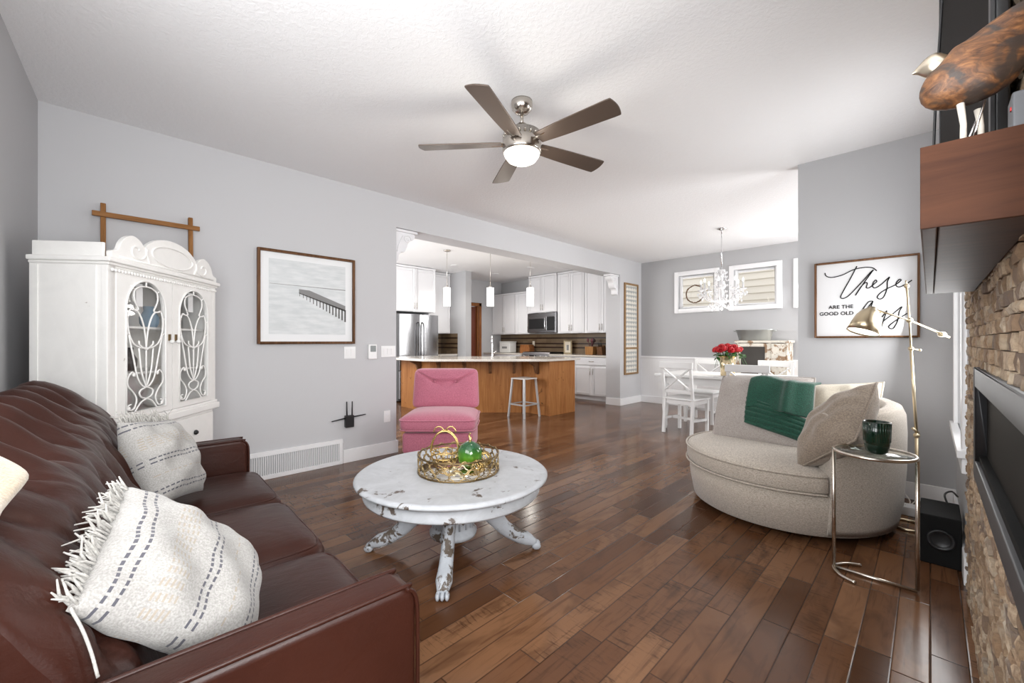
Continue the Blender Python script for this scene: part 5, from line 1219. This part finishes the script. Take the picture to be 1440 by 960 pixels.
o = MB().prism(cpoly,.877,.915,'xy').build('countertop', M['granite'], bevel=.005); tag(o,'pale speckled stone top of the angled kitchen island','countertop')
fc = thing('kitchen_faucet','tall chrome gooseneck tap on the island countertop','faucet',(-5.34,4.86,.916))
MB().lathe([(0,0),(.028,0),(.028,.01),(.018,.02),(.016,.10),(0,.1)],18).build('base', M['chrome'], fc); MB().tube(catmull([(0,0,.09),(0,0,.28),(.03,-.03,.36),(.08,-.08,.36),(.10,-.10,.30),(.10,-.10,.24)],6),.012,10).build('spout', M['chrome'], fc); MB().tube([(.012,.012,.07),(.05,.05,.11)],.006,8).build('lever', M['chrome'], fc)
so = thing('bar_stool','grey metal backless bar stool under the island overhang','stool',(-4.57,4.84,0)); SM = plain('stool_metal',(.5,.5,.5),.35,.7)
MB().box(-.15,.15,-.15,.15,.595,.615).build('seat', plain('stool_seat',(.62,.58,.54),.5), so, bevel=.008)
for sx in (-1,1):
    for sy in (-1,1): MB().bar((sx*.175,sy*.175,0),(sx*.13,sy*.13,.596),.026,.026).build('leg', SM, so)
for a, b in (((-1,-1),(1,-1)),((1,-1),(1,1)),((1,1),(-1,1)),((-1,1),(-1,-1))): MB().bar((a[0]*.16,a[1]*.16,.20),(b[0]*.16,b[1]*.16,.20),.018,.02).build('stretcher', SM, so)
# pendants and recessed lights
names = ('left pendant of three with white glass cylinder over the island','middle pendant of three with white glass cylinder over the island','right pendant of three with white glass cylinder over the island')
for (x, y), lb in zip(((-5.80,4.24),(-5.28,4.76),(-4.80,5.24)), names):
    o = thing('pendant_light', lb, 'pendant light', (x,y,H), 0, 'pendant lights over the island')
    MB().lathe([(0,-.0005),(.06,-.0005),(.058,-.02),(.01,-.028)],20).build('canopy', M['nickel'], o); MB().tube([(0,0,-.02),(0,0,-.63)],.003,6).build('cord', M['nickel'], o)
    MB().lathe([(.0,-.60),(.02,-.605),(.022,-.645),(0,-.65)],14).build('socket_cap', M['nickel'], o); MB().lathe([(0,-.64),(.058,-.64),(.060,-.65),(.060,-.945),(.056,-.948),(0,-.94)],24).build('glass_shade', M['pend'], o)
    l = bpy.data.lights.new('pendant_lamp','POINT'); l.energy = 5; l.color = (1,.94,.85); l.shadow_soft_size = .08; q = bpy.data.objects.new('pendant_lamp', l); C.objects.link(q); q.location = (x,y,H-1.08)
for (x, y), lb in zip(((-6.85,5.2),(-7.05,6.51),(-5.92,6.47),(-5.0,3.0)),('recessed ceiling light near the refrigerator cabinets','recessed ceiling light near the pantry door','recessed ceiling light in front of the microwave','recessed ceiling light just inside the kitchen opening')):
    o = thing('recessed_light', lb, 'ceiling light', (x,y,H), 0, 'recessed kitchen ceiling lights'); MB().lathe([(.06,-.001),(.085,-.001),(.083,-.008),(.06,-.008)],24).build('trim_ring', M['trim'], o); MB().lathe([(0,-.003),(.06,-.003),(.06,-.005),(0,-.005)],24).build('lens', M['can'], o)
    l = bpy.data.lights.new('recessed_lamp','SPOT'); l.energy = 30; l.color = (1,.95,.88); l.spot_size = 2.2; l.spot_blend = .6; l.shadow_soft_size = .06; q = bpy.data.objects.new('recessed_lamp', l); C.objects.link(q); q.location = (x,y,H-.02)

# ------------------------------------------------------------------ beige throw on the sofa back (last, it follows the backrest)
bt = thing('fleece_throw','beige fleece throw draped over the near end of the sofa back','throw',tuple(sf.location),-math.radians(2.0))
def bthrow(u, v):
    ru, rv = abs(2*u-1), max(0, 1-v/.5)
    x = .68+.32*u; d = .535+.50*v+.05*max(0, (ru-.6)/.4)**2*rv
    p, nrm, _ = pat(min(d/acc[-1],.999)); nrm = Vector((0,abs(nrm.y),abs(nrm.z))).normalized() if d < .80 else Vector((0,-abs(nrm.y),max(nrm.z,.2))).normalized()
    q = p+nrm*(.050+.008*math.sin(7*u+5*v))
    return (x, q.y, q.z)
MB().grid(bthrow, 24, 26).build('cloth', M['fleece'], bt, solid=.04, sub=2)
